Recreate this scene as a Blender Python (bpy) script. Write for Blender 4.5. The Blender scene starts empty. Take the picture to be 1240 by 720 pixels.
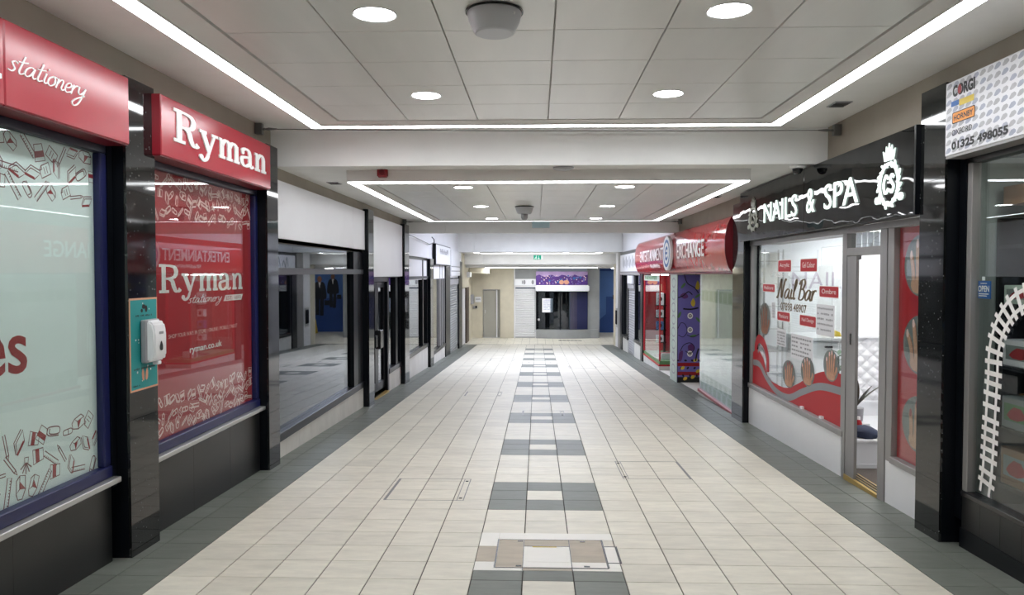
import bpy, bmesh, math, random
from mathutils import Vector, Matrix
random.seed(7)
SC = bpy.context.scene
COL = SC.collection
R = math.radians

# ------------------------------------------------------------------ camera
cam_d = bpy.data.cameras.new('camera')
cam_d.sensor_width = 36.0
cam_d.lens = 36.0 * 927.0 / 1240.0
cam_d.clip_start = 0.05
cam_d.clip_end = 200
cam = bpy.data.objects.new('camera', cam_d)
COL.objects.link(cam)
cam.location = (0, 0, 1.64)
cam.rotation_euler = (R(90 - 1.792), 0, R(1.884))
SC.camera = cam

# ------------------------------------------------------------------ world and exposure
wd = bpy.data.worlds.new('world')
SC.world = wd
wd.use_nodes = True
wd.node_tree.nodes['Background'].inputs[0].default_value = (0.75, 0.82, 1.0, 1)
wd.node_tree.nodes['Background'].inputs[1].default_value = 0.15
SC.view_settings.view_transform = 'Standard'
SC.view_settings.look = 'None'
SC.view_settings.gamma = 1.0
SC.view_settings.use_curve_mapping = False
SC.view_settings.exposure = 0.38
LED = 15.0            # linear light strips
SPOT = 26.0          # round downlights
ROOF = 4.9           # daylight rooflight over the third bay
SHOPLIGHT = 12.0      # ceiling lights in the nail bar

# ------------------------------------------------------------------ materials
def lin(r, g, b):
    f = lambda c: (c / 12.92 if c <= .04045 else ((c + .055) / 1.055) ** 2.4)
    return (f(r / 255), f(g / 255), f(b / 255), 1)

def mat(name, col, rough=.6, metal=0, var=.06, scale=3.0, stretch=(1, 1, 1), bump=0, bscale=40, spec=.5, coat=0):
    m = bpy.data.materials.new(name)
    m.use_nodes = True
    nt = m.node_tree
    b = nt.nodes['Principled BSDF']
    b.inputs['Roughness'].default_value = rough
    b.inputs['Metallic'].default_value = metal
    b.inputs['Specular IOR Level'].default_value = spec
    b.inputs['Coat Weight'].default_value = coat
    b.inputs['Coat Roughness'].default_value = .05
    geo = nt.nodes.new('ShaderNodeNewGeometry')
    mp = nt.nodes.new('ShaderNodeMapping')
    mp.inputs['Scale'].default_value = stretch
    nt.links.new(geo.outputs['Position'], mp.inputs['Vector'])
    nz = nt.nodes.new('ShaderNodeTexNoise')
    nz.inputs['Scale'].default_value = scale
    nz.inputs['Detail'].default_value = 5
    nt.links.new(mp.outputs[0], nz.inputs['Vector'])
    mr = nt.nodes.new('ShaderNodeMapRange')
    mr.inputs['From Min'].default_value = .3
    mr.inputs['From Max'].default_value = .7
    mr.inputs['To Min'].default_value = 1 - var
    mr.inputs['To Max'].default_value = 1 + var
    nt.links.new(nz.outputs['Fac'], mr.inputs['Value'])
    mx = nt.nodes.new('ShaderNodeVectorMath')
    mx.operation = 'SCALE'
    mx.inputs[0].default_value = col[:3]
    nt.links.new(mr.outputs[0], mx.inputs['Scale'])
    nt.links.new(mx.outputs[0], b.inputs['Base Color'])
    if bump:
        n2 = nt.nodes.new('ShaderNodeTexNoise')
        n2.inputs['Scale'].default_value = bscale
        n2.inputs['Detail'].default_value = 2
        nt.links.new(geo.outputs['Position'], n2.inputs['Vector'])
        bp = nt.nodes.new('ShaderNodeBump')
        bp.inputs['Strength'].default_value = 1
        bp.inputs['Distance'].default_value = bump
        nt.links.new(n2.outputs['Fac'], bp.inputs['Height'])
        nt.links.new(bp.outputs[0], b.inputs['Normal'])
    return m

def emit(name, col, s, base=(.8, .8, .8, 1)):
    m = bpy.data.materials.new(name)
    m.use_nodes = True
    b = m.node_tree.nodes['Principled BSDF']
    b.inputs['Base Color'].default_value = base
    b.inputs['Emission Color'].default_value = col
    b.inputs['Emission Strength'].default_value = s
    b.inputs['Roughness'].default_value = .4
    return m

def tile_mat(name, col, var, rough, streak=.075):
    """ceramic tile: every tile of the floor grid gets its own slight tint, plus brushed clouding"""
    m = bpy.data.materials.new(name)
    m.use_nodes = True
    nt = m.node_tree
    b = nt.nodes['Principled BSDF']
    b.inputs['Roughness'].default_value = rough
    geo = nt.nodes.new('ShaderNodeNewGeometry')
    ad = nt.nodes.new('ShaderNodeVectorMath')
    ad.operation = 'ADD'
    ad.inputs[1].default_value = (30.0 * PX - GX0, 30.0 * PY - GY0, 0)
    dv = nt.nodes.new('ShaderNodeVectorMath')
    dv.operation = 'MULTIPLY'
    dv.inputs[1].default_value = (1 / PX, 1 / PY, 0)
    fl = nt.nodes.new('ShaderNodeVectorMath')
    fl.operation = 'FLOOR'
    wn = nt.nodes.new('ShaderNodeTexWhiteNoise')
    wn.noise_dimensions = '2D'
    nt.links.new(geo.outputs['Position'], ad.inputs[0])
    nt.links.new(ad.outputs[0], dv.inputs[0])
    nt.links.new(dv.outputs[0], fl.inputs[0])
    nt.links.new(fl.outputs[0], wn.inputs['Vector'])
    mp = nt.nodes.new('ShaderNodeMapping')
    mp.inputs['Scale'].default_value = (1, 3.2, 1)
    nt.links.new(geo.outputs['Position'], mp.inputs['Vector'])
    nz = nt.nodes.new('ShaderNodeTexNoise')
    nz.inputs['Scale'].default_value = 4.5
    nz.inputs['Detail'].default_value = 6
    nz.inputs['Roughness'].default_value = .65
    nt.links.new(mp.outputs[0], nz.inputs['Vector'])
    m1 = nt.nodes.new('ShaderNodeMapRange')
    m1.inputs['To Min'].default_value = 1 - var
    m1.inputs['To Max'].default_value = 1 + var
    nt.links.new(wn.outputs['Value'], m1.inputs['Value'])
    m2 = nt.nodes.new('ShaderNodeMapRange')
    m2.inputs['From Min'].default_value = .3
    m2.inputs['From Max'].default_value = .7
    m2.inputs['To Min'].default_value = 1 - streak
    m2.inputs['To Max'].default_value = 1 + streak
    nt.links.new(nz.outputs['Fac'], m2.inputs['Value'])
    mu = nt.nodes.new('ShaderNodeMath')
    mu.operation = 'MULTIPLY'
    nt.links.new(m1.outputs[0], mu.inputs[0])
    nt.links.new(m2.outputs[0], mu.inputs[1])
    sc = nt.nodes.new('ShaderNodeVectorMath')
    sc.operation = 'SCALE'
    sc.inputs[0].default_value = col[:3]
    nt.links.new(mu.outputs[0], sc.inputs['Scale'])
    nt.links.new(sc.outputs[0], b.inputs['Base Color'])
    bp = nt.nodes.new('ShaderNodeBump')
    bp.inputs['Distance'].default_value = .0015
    nt.links.new(nz.outputs['Fac'], bp.inputs['Height'])
    nt.links.new(bp.outputs[0], b.inputs['Normal'])
    return m

def granite_mat():
    m = bpy.data.materials.new('black_granite')
    m.use_nodes = True
    nt = m.node_tree
    b = nt.nodes['Principled BSDF']
    b.inputs['Roughness'].default_value = .06
    b.inputs['Specular IOR Level'].default_value = .6
    geo = nt.nodes.new('ShaderNodeNewGeometry')
    vo = nt.nodes.new('ShaderNodeTexVoronoi')
    vo.inputs['Scale'].default_value = 28
    nt.links.new(geo.outputs['Position'], vo.inputs['Vector'])
    cr = nt.nodes.new('ShaderNodeValToRGB')
    cr.color_ramp.elements[0].position = 0
    cr.color_ramp.elements[0].color = (.34, .35, .35, 1)
    cr.color_ramp.elements[1].position = .15
    cr.color_ramp.elements[1].color = (.008, .009, .0095, 1)
    nt.links.new(vo.outputs['Distance'], cr.inputs['Fac'])
    nt.links.new(cr.outputs[0], b.inputs['Base Color'])
    return m

def glass_mat(name, tint=(.93, .96, .95, 1), r0=.045, gain=.95):
    m = bpy.data.materials.new(name)
    m.use_nodes = True
    nt = m.node_tree
    for n in list(nt.nodes):
        if n.type != 'OUTPUT_MATERIAL':
            nt.nodes.remove(n)
    out = nt.nodes['Material Output']
    tr = nt.nodes.new('ShaderNodeBsdfTransparent')
    tr.inputs[0].default_value = tint
    gl = nt.nodes.new('ShaderNodeBsdfGlossy')
    gl.inputs['Roughness'].default_value = .004
    gl.inputs['Color'].default_value = (.95, .97, 1, 1)
    lw = nt.nodes.new('ShaderNodeLayerWeight')
    lw.inputs['Blend'].default_value = .5
    pw = nt.nodes.new('ShaderNodeMath')
    pw.operation = 'POWER'
    pw.inputs[1].default_value = 5
    ma = nt.nodes.new('ShaderNodeMath')
    ma.operation = 'MULTIPLY_ADD'
    ma.inputs[1].default_value = gain
    ma.inputs[2].default_value = r0
    mx = nt.nodes.new('ShaderNodeMixShader')
    nt.links.new(lw.outputs['Facing'], pw.inputs[0])
    nt.links.new(pw.outputs[0], ma.inputs[0])
    nt.links.new(ma.outputs[0], mx.inputs[0])
    nt.links.new(tr.outputs[0], mx.inputs[1])
    nt.links.new(gl.outputs[0], mx.inputs[2])
    nt.links.new(mx.outputs[0], out.inputs['Surface'])
    return m

PX, PY = .3015, .3025           # floor tile pitch
GX0, GY0 = -.387, 5.935         # grid origin: edge of the centre strip, near edge of a dark band
SL = .03472                     # the mall floor falls away along its length
YFLAT = 28.0
def fz(y):
    return -SL * min(y, YFLAT)

M = {}
M['tile_light'] = tile_mat('pale_floor_tile', lin(213, 208, 194), .06, .42, .11)
M['tile_dark'] = tile_mat('slate_floor_tile', lin(106, 110, 103), .08, .45, .14)
M['tile_brown'] = tile_mat('worn_brown_tile', lin(176, 165, 148), .05, .5, .12)
M['tile_white'] = tile_mat('new_white_tile', lin(232, 229, 222), .02, .4, .03)
M['grout'] = mat('grout', lin(70, 66, 62), .9)
M['granite'] = granite_mat()
M['riser_black'] = mat('black_riser_board', lin(26, 27, 28), .32, var=.1)
M['beige'] = mat('beige_render', lin(152, 144, 132), .8, var=.07, scale=2.5)
M['ceil'] = mat('white_ceiling_paint', lin(234, 233, 231), .75, var=.03)
M['raft'] = mat('raft_paint', lin(232, 230, 228), .6, var=.02)
M['panel'] = mat('metal_ceiling_panel', lin(236, 235, 232), .3, .08, var=.03, scale=6, stretch=(1, .15, 1), spec=.5)
M['beam'] = mat('beam_paint', lin(238, 238, 237), .6, var=.03)
M['red'] = mat('red_satin_fascia', lin(168, 42, 56), .24, var=.03, spec=.5)
M['red_dark'] = mat('dark_red_side', lin(110, 14, 28), .4)
M['red_gloss'] = mat('red_gloss_sign', lin(186, 30, 38), .12, var=.04, bump=.004, bscale=5, spec=.6)
M['white_letter'] = mat('white_letter_acrylic', lin(240, 240, 240), .35, var=.01)
M['navy'] = mat('navy_frame_paint', lin(20, 26, 76), .35, var=.1)
M['navy_dark'] = mat('dark_navy_frame_paint', lin(20, 24, 46), .35, var=.1)
M['alu'] = mat('brushed_aluminium', lin(190, 190, 190), .35, .7, var=.06, scale=8, stretch=(1, .1, 6))
M['alu_grey'] = mat('grey_aluminium_frame', lin(150, 148, 147), .38, .35, var=.06, scale=8, stretch=(1, 1, .2))
M['steel'] = mat('stainless_trim', lin(120, 120, 120), .4, .6, var=.1)
M['film_white'] = mat('pale_window_vinyl', lin(236, 244, 243), .7, var=.02)
M['film_red'] = mat('red_window_vinyl', lin(172, 34, 44), .7, var=.03)
M['ink_red'] = mat('red_print', lin(160, 38, 44), .7, var=.02)
M['ink_line'] = mat('dark_red_line_print', lin(120, 62, 66), .7, var=.02)
M['ink_pink'] = mat('pale_pink_print', lin(240, 206, 200), .7, var=.02)
M['ink_white'] = mat('white_print', lin(240, 238, 236), .6, var=.01)
M['ink_black'] = mat('black_print', lin(18, 18, 20), .5, var=.02)
M['ink_grey'] = mat('grey_print', lin(150, 150, 154), .6, var=.02)
M['black'] = mat('black_frame_paint', lin(13, 16, 21), .3, var=.1, spec=.22)
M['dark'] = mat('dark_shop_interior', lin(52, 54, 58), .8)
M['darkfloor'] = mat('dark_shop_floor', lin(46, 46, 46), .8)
M['white_panel'] = mat('white_sign_panel', lin(226, 226, 230), .45, var=.025, scale=1.5)
M['stone'] = mat('pale_stone_slab', lin(206, 204, 198), .5, var=.08, scale=5, stretch=(1, 1, .4))
M['acrylic'] = mat('black_acrylic', lin(9, 10, 12), .03, var=.05, bump=.012, bscale=1.6, spec=.32)
M['neon'] = emit('lit_sign_face', (.80, 1.0, .90, 1), .62)
M['neon_warm'] = emit('lit_crown_face', (1.0, .86, .20, 1), .55)
M['unlit'] = mat('unlit_sign_tube', lin(150, 152, 140), .4)
M['red_vinyl'] = mat('red_vinyl', lin(180, 24, 36), .5, var=.02)
M['grey_vinyl'] = mat('grey_vinyl', lin(140, 142, 146), .5, var=.02)
M['gold'] = mat('gold_brown_vinyl', lin(92, 70, 34), .5, var=.05)
M['skin'] = mat('printed_skin_tone', lin(196, 150, 124), .6, var=.12, scale=30)
M['skin_dark'] = mat('printed_dark_skin_tone', lin(150, 100, 76), .6, var=.2, scale=40)
M['print_grey'] = mat('printed_grey_backdrop', lin(118, 124, 122), .6, var=.15, scale=20)
M['white_gloss'] = mat('white_gloss_board', lin(232, 233, 236), .3, var=.015)
M['teal'] = mat('teal_print', lin(30, 146, 146), .5, var=.05)
M['peach'] = mat('peach_border_print', lin(222, 160, 128), .5, var=.02)
M['plastic'] = mat('white_plastic', lin(236, 236, 238), .3, var=.01)
M['plastic_grey'] = mat('grey_plastic', lin(158, 158, 162), .4, var=.02)
M['plastic_dark'] = mat('dark_plastic', lin(34, 34, 36), .25, var=.02)
M['alarm'] = mat('alarm_red_plastic', lin(150, 20, 32), .35, var=.02)
M['led'] = emit('led_diffuser', (.955, .978, 1.0, 1), LED)
M['led_far'] = emit('led_diffuser_far', (.955, .978, 1.0, 1), LED * .58)
M['spot'] = emit('downlight_diffuser', (.98, .98, 1.0, 1), SPOT)
M['roof'] = emit('rooflight_glazing', (.78, .84, 1.0, 1), ROOF)
M['shoplight'] = emit('shop_light_panel', (1, .99, .97, 1), SHOPLIGHT)
M['glass'] = glass_mat('shop_glass')
M['glass_dark'] = glass_mat('tinted_shop_glass', (.62, .66, .68, 1), .06, 1.0)
M['shutter'] = mat('painted_roller_shutter', lin(214, 214, 216), .5, var=.02)
M['shutter_grey'] = mat('grey_roller_shutter', lin(150, 154, 158), .4, .3, var=.03)
M['door_grey'] = mat('grey_green_door', lin(160, 158, 148), .6, var=.03)
M['cream'] = mat('cream_render', lin(200, 193, 174), .85, var=.06)
M['brown'] = mat('brown_door_edge', lin(70, 56, 48), .5)
M['grey_wall'] = mat('grey_rendered_wall', lin(150, 152, 152), .8, var=.06)
M['blue'] = mat('blue_mural', lin(84, 124, 188), .6, var=.12, scale=1.2)
M['blue_dark'] = mat('deep_blue_mural', lin(48, 84, 152), .6, var=.1, scale=1.2)
M['suit'] = mat('dark_suit_print', lin(24, 26, 34), .6)
M['purple'] = mat('purple_print', lin(74, 30, 122), .5, var=.2, scale=6)
M['purple_pale'] = mat('pale_mauve_print', lin(176, 150, 196), .5, var=.1, scale=5)
M['lilac'] = mat('lilac_print', lin(112, 104, 178), .5, var=.05)
M['plum'] = mat('plum_print', lin(96, 50, 110), .5, var=.1)
M['yellow'] = mat('yellow_print', lin(214, 186, 60), .5, var=.05)
M['green'] = mat('green_print', lin(86, 128, 80), .5, var=.08)
M['pale_green'] = mat('pale_green_film', lin(184, 196, 184), .6, var=.12, scale=4)
M['orange'] = mat('orange_print', lin(226, 140, 40), .5, var=.03)
M['blue_sign'] = mat('blue_sign_print', lin(36, 96, 168), .5, var=.02)
M['print_cars'] = mat('grey_car_print', lin(176, 176, 180), .5, var=.12, scale=12)
M['print_cars_blue'] = mat('blue_grey_car_print', lin(164, 168, 184), .5, var=.1, scale=12)
M['film_dim'] = mat('dim_grey_board', lin(130, 138, 136), .7, var=.05)
M['pale_green2'] = mat('mid_green_film', lin(140, 164, 138), .6, var=.12, scale=4)
M['transom'] = mat('dark_grey_transom', lin(74, 78, 82), .4, .2)
M['wall_text'] = mat('pale_mauve_lettering', lin(186, 176, 190), .5)
M['plastic_pale'] = mat('pale_grey_plastic', lin(205, 206, 212), .35, var=.02)
M['leaf'] = mat('dark_leaf', lin(58, 50, 40), .4, var=.15)
M['leaf_green'] = mat('green_leaf', lin(70, 110, 66), .4, var=.2)
M['bag'] = mat('dark_blue_cloth', lin(44, 52, 78), .8, var=.15)
M['carpet'] = mat('brown_door_mat', lin(92, 84, 80), .95, var=.15, scale=60)
M['brass'] = mat('brass_threshold', lin(186, 156, 88), .4, .5, var=.08)
M['upholstery'] = mat('white_leatherette', lin(232, 232, 235), .35, var=.015)
M['wood'] = mat('brown_wood', lin(128, 94, 66), .6, var=.12, stretch=(1, .2, 4))
M['green_exit'] = emit('lit_exit_green', (.0, .42, .27, 1), .55, (.0, .3, .18, 1))
M['white_exit'] = emit('lit_exit_white', (.9, 1, .96, 1), .6)
M['sign_blade'] = mat('frosted_sign_blade', lin(170, 196, 204), .2, var=.02)

# ------------------------------------------------------------------ mesh helpers
WP = {}          # world position of every object's origin (no object here is rotated except copies)

class MB:
    def __init__(s):
        s.v, s.f = [], []
    def add(s, vs, fs):
        o = len(s.v)
        s.v += [tuple(v) for v in vs]
        s.f += [tuple(i + o for i in f) for f in fs]
        return s
    def box(s, x0, x1, y0, y1, z0, z1):
        x0, x1 = min(x0, x1), max(x0, x1)
        y0, y1 = min(y0, y1), max(y0, y1)
        z0, z1 = min(z0, z1), max(z0, z1)
        return s.add([(x0, y0, z0), (x1, y0, z0), (x1, y1, z0), (x0, y1, z0), (x0, y0, z1), (x1, y0, z1), (x1, y1, z1), (x0, y1, z1)],
                     [(0, 3, 2, 1), (4, 5, 6, 7), (0, 1, 5, 4), (1, 2, 6, 5), (2, 3, 7, 6), (3, 0, 4, 7)])
    def ybox(s, x0, x1, y0, y1, z1, z0=None, lift=0.):
        """box whose bottom follows the sloping floor"""
        a, b = fz(y0) + lift, fz(y1) + lift
        return s.add([(x0, y0, a), (x1, y0, a), (x1, y1, b), (x0, y1, b), (x0, y0, z1), (x1, y0, z1), (x1, y1, z1), (x0, y1, z1)],
                     [(0, 3, 2, 1), (4, 5, 6, 7), (0, 1, 5, 4), (1, 2, 6, 5), (2, 3, 7, 6), (3, 0, 4, 7)])
    def slab(s, x0, x1, y0, y1, t, lift=0.):
        """slab lying on the sloping floor: top at floor + lift"""
        a, b = fz(y0) + lift, fz(y1) + lift
        return s.add([(x0, y0, a - t), (x1, y0, a - t), (x1, y1, b - t), (x0, y1, b - t), (x0, y0, a), (x1, y0, a), (x1, y1, b), (x0, y1, b)],
                     [(0, 3, 2, 1), (4, 5, 6, 7), (0, 1, 5, 4), (1, 2, 6, 5), (2, 3, 7, 6), (3, 0, 4, 7)])
    def prism(s, prof, a0, a1, axis):
        """profile (list of 2D) swept along axis: 'y' -> (x,z), 'x' -> (y,z), 'z' -> (x,y)"""
        n = len(prof)
        P = {'y': lambda p, t: (p[0], t, p[1]), 'x': lambda p, t: (t, p[0], p[1]), 'z': lambda p, t: (p[0], p[1], t)}[axis]
        vs = [P(p, a0) for p in prof] + [P(p, a1) for p in prof]
        fs = [(i, (i + 1) % n, n + (i + 1) % n, n + i) for i in range(n)]
        fs += [tuple(range(n))[::-1], tuple(range(n, 2 * n))]
        return s.add(vs, fs)
    def lathe(s, prof, c=(0, 0, 0), n=32, axis='z', cap=True):
        """prof: list of (r, h)"""
        vs, fs = [], []
        for r, h in prof:
            for i in range(n):
                a = 2 * math.pi * i / n
                p = (r * math.cos(a), r * math.sin(a), h)
                if axis == 'x':
                    p = (h, p[0], p[1])
                elif axis == 'y':
                    p = (p[0], h, p[1])
                vs.append((p[0] + c[0], p[1] + c[1], p[2] + c[2]))
        for j in range(len(prof) - 1):
            for i in range(n):
                k = (i + 1) % n
                fs.append((j * n + i, j * n + k, (j + 1) * n + k, (j + 1) * n + i))
        if cap:
            fs.append(tuple(range(n))[::-1])
            fs.append(tuple(range((len(prof) - 1) * n, len(prof) * n)))
        return s.add(vs, fs)
    def tube(s, pts, r, n=8):
        vs, fs = [], []
        pts = [Vector(p) for p in pts]
        rr = r if isinstance(r, (list, tuple)) else [r] * len(pts)
        for i, p in enumerate(pts):
            d = (pts[min(i + 1, len(pts) - 1)] - pts[max(i - 1, 0)]).normalized()
            a = d.orthogonal().normalized() if i == 0 else (a - d * a.dot(d)).normalized()
            b = d.cross(a)
            for k in range(n):
                t = 2 * math.pi * k / n
                vs.append(p + (a * math.cos(t) + b * math.sin(t)) * rr[i])
        for i in range(len(pts) - 1):
            for k in range(n):
                fs.append((i * n + k, i * n + (k + 1) % n, (i + 1) * n + (k + 1) % n, (i + 1) * n + k))
        fs += [tuple(range(n))[::-1], tuple(range((len(pts) - 1) * n, len(pts) * n))]
        return s.add(vs, fs)
    def build(s, name, m, parent=None, smooth=False, bevel=0, seg=1, local=False, fix=True):
        me = bpy.data.meshes.new(name)
        v = [Vector(p) for p in s.v]
        lo = Vector([min(p[i] for p in v) for i in range(3)])
        hi = Vector([max(p[i] for p in v) for i in range(3)])
        c = Vector((0, 0, 0)) if local else Vector(((lo.x + hi.x) / 2, (lo.y + hi.y) / 2, lo.z))
        me.from_pydata([p - c for p in v], [], s.f)
        if fix or bevel:
            bm = bmesh.new()
            bm.from_mesh(me)
            if fix:
                bmesh.ops.recalc_face_normals(bm, faces=bm.faces)
            if bevel:
                bmesh.ops.bevel(bm, geom=bm.edges[:], offset=bevel, segments=seg, affect='EDGES', clamp_overlap=True)
            bm.to_mesh(me)
            bm.free()
        if smooth:
            me.polygons.foreach_set('use_smooth', [True] * len(me.polygons))
            try:
                me.set_sharp_from_angle(angle=R(40))
            except Exception:
                pass
        me.materials.append(M[m] if isinstance(m, str) else m)
        o = bpy.data.objects.new(name, me)
        COL.objects.link(o)
        if parent is not None:
            o.parent = parent
            o.location = c - WP[parent.name]
        else:
            o.location = c
        WP[o.name] = c.copy()
        return o

def tag(o, label=None, cat=None, group=None, kind=None):
    if label: o['label'] = label
    if cat: o['category'] = cat
    if group: o['group'] = group
    if kind: o['kind'] = kind
    return o

def empty(name, loc, label=None, cat=None, group=None, kind=None):
    o = bpy.data.objects.new(name, None)
    COL.objects.link(o)
    o.location = loc
    o.empty_display_size = .1
    WP[o.name] = Vector(loc)
    return tag(o, label, cat, group, kind)

def copy_tree(o, loc, rz=0, parent=None, label=None):
    c = o.copy()
    COL.objects.link(c)
    if parent is not None:
        c.parent = parent
    else:
        c.location = loc
        c.rotation_euler = (0, 0, rz)
        WP[c.name] = Vector(loc)
    if label: c['label'] = label
    for ch in list(o.children):
        copy_tree(ch, None, parent=c)
    return c

def box(name, m, parent, *b, **k):
    return MB().box(*b).build(name, m, parent, **k)

# frames: map (u, v, n) on a surface to the world
def FL(x):     # on the left-hand wall, facing the mall; u = Y, v = Z
    return lambda u, v, n=0: (x + n, u, v)
def FR(x):     # on the right-hand wall; u = -Y
    return lambda u, v, n=0: (x - n, -u, v)
def FB(y):     # facing the viewer down the mall; u = X
    return lambda u, v, n=0: (u, y - n, v)

def catmull(p, n=8, closed=False):
    out = []
    m = len(p)
    rng = range(m) if closed else range(m - 1)
    for i in rng:
        g = (lambda k: p[k % m]) if closed else (lambda k: p[max(0, min(m - 1, k))])
        p0, p1, p2, p3 = g(i - 1), g(i), g(i + 1), g(i + 2)
        for k in range(n):
            t = k / n
            out.append(tuple(.5 * ((2 * p1[a]) + (-p0[a] + p2[a]) * t + (2 * p0[a] - 5 * p1[a] + 4 * p2[a] - p3[a]) * t * t
                                   + (-p0[a] + 3 * p1[a] - 3 * p2[a] + p3[a]) * t ** 3) for a in (0, 1)))
    if not closed:
        out.append(tuple(p[-1]))
    return out

SMALL_PRINT = {'doodle_lines', 'doodle_fills', 'car_print', 'caption', 'faint_lettering', 'small_lettering', 'print', 'dark_fruit_bed', 'light_spots', 'bubbles', 'leaf_outlines', 'strip_print', 'small_print'}
class Ink:
    """flat or slightly raised shapes drawn on a surface"""
    def __init__(s):
        s.v, s.f, s.l, s.k = [], [], [], 0      # l: hair-thin layer of each vertex, so overlapping strokes never share a plane
    def layer(s, n):
        s.l += [s.k * .00025] * n
        s.k = (s.k + 1) % 9
    def poly(s, pts):
        o = len(s.v)
        n = len(pts)
        if sum(pts[i][0] * pts[(i + 1) % n][1] - pts[(i + 1) % n][0] * pts[i][1] for i in range(n)) < 0:
            pts = list(pts)[::-1]
        s.v += [(p[0], p[1]) for p in pts]
        s.layer(n)
        s.f.append(tuple(range(o, o + n)))
        return s
    def rect(s, u0, v0, u1, v1):
        return s.poly([(u0, v0), (u1, v0), (u1, v1), (u0, v1)])
    def disc(s, c, rx, ry=None, n=28, rot=0):
        ry = rx if ry is None else ry
        ca, sa = math.cos(rot), math.sin(rot)
        return s.poly([(c[0] + rx * math.cos(t) * ca - ry * math.sin(t) * sa, c[1] + rx * math.cos(t) * sa + ry * math.sin(t) * ca)
                       for t in [2 * math.pi * i / n for i in range(n)]])
    def rrect(s, u0, v0, u1, v1, r, n=4):
        pts = []
        for cx, cy, a in ((u1 - r, v1 - r, 0), (u0 + r, v1 - r, 90), (u0 + r, v0 + r, 180), (u1 - r, v0 + r, 270)):
            for i in range(n + 1):
                t = R(a + 90 * i / n)
                pts.append((cx + r * math.cos(t), cy + r * math.sin(t)))
        return s.poly(pts)
    def ribbon(s, pts, w, closed=False, thin=None, nib=0.):
        n = len(pts)
        if n < 2:
            return s
        L, Rr = [], []
        for i, p in enumerate(pts):
            a = pts[(i - 1) % n] if (closed or i) else pts[i]
            b = pts[(i + 1) % n] if (closed or i < n - 1) else pts[i]
            dx, dy = b[0] - a[0], b[1] - a[1]
            d = math.hypot(dx, dy) or 1
            ww = w
            if thin is not None:
                ang = math.atan2(dy, dx)
                ww = thin + (w - thin) * abs(math.sin(ang - nib))
            nx, ny = -dy / d * ww / 2, dx / d * ww / 2
            L.append((p[0] + nx, p[1] + ny))
            Rr.append((p[0] - nx, p[1] - ny))
        o = len(s.v)
        for l, r in zip(L, Rr):
            s.v += [l, r]
        s.layer(2 * n)
        for i in range(n if closed else n - 1):
            j = (i + 1) % n
            s.f.append((o + 2 * i, o + 2 * i + 1, o + 2 * j + 1, o + 2 * j))
        return s
    def ring(s, c, rx, ry, w, n=32):
        return s.ribbon([(c[0] + rx * math.cos(2 * math.pi * i / n), c[1] + ry * math.sin(2 * math.pi * i / n)) for i in range(n)], w, True)
    def put(s, other, du=0, dv=0, sx=1, sy=None, rot=0):
        sy = sx if sy is None else sy
        ca, sa = math.cos(rot), math.sin(rot)
        o = len(s.v)
        s.v += [(du + (x * sx) * ca - (y * sy) * sa, dv + (x * sx) * sa + (y * sy) * ca) for x, y in other.v]
        s.f += [tuple(i + o for i in f) for f in other.f]
        s.l += list(other.l)
        return s
    def bounds(s):
        return min(p[0] for p in s.v), max(p[0] for p in s.v), min(p[1] for p in s.v), max(p[1] for p in s.v)
    def fit(s, u0, u1, v0, v1):
        a, b, c, d = s.bounds()
        s.v = [(u0 + (p[0] - a) / (b - a) * (u1 - u0), v0 + (p[1] - c) / (d - c) * (v1 - v0)) for p in s.v]
        return s
    def build(s, name, m, parent, fr, n=.002, t=0):
        """n: how far off the surface the face stands; t: thickness of raised letters"""
        mb = MB()
        if not t:
            mb.add([fr(p[0], p[1], n + q) for p, q in zip(s.v, s.l)], s.f)
        else:
            k = len(s.v)
            vs = [fr(p[0], p[1], n + q) for p, q in zip(s.v, s.l)] + [fr(p[0], p[1], n - t) for p in s.v]
            fs = list(s.f)
            for f in s.f:
                for i in range(len(f)):
                    a, b = f[i], f[(i + 1) % len(f)]
                    fs.append((a, a + k, b + k, b))
            mb.add(vs, fs)
        o = mb.build(name, m, parent, fix=bool(t))
        if name in SMALL_PRINT:
            o['kind'] = 'stuff'
        return o

TC = {}
def text_ink(body, bold=0.0, shear=0.0):
    key = (body, bold, shear)
    if key not in TC:
        cu = bpy.data.curves.new('t', 'FONT')
        cu.body = body
        cu.size = 1
        cu.offset = bold
        cu.shear = shear
        cu.resolution_u = 3
        o = bpy.data.objects.new('t', cu)
        COL.objects.link(o)
        bpy.context.view_layer.update()
        ev = o.evaluated_get(bpy.context.evaluated_depsgraph_get())
        me = ev.to_mesh()
        TC[key] = ([(v.co.x, v.co.y) for v in me.vertices], [tuple(p.vertices) for p in me.polygons])
        ev.to_mesh_clear()
        bpy.data.objects.remove(o)
        bpy.data.curves.remove(cu)
    k = Ink()
    k.v = list(TC[key][0])
    k.l = [0.] * len(k.v)
    k.f = list(TC[key][1])
    return k

def text(name, body, m, parent, fr, u0, u1, v0, v1, n=.002, t=0, bold=.0, shear=0.):
    return text_ink(body, bold, shear).fit(u0, u1, v0, v1).build(name, m, parent, fr, n, t)

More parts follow.
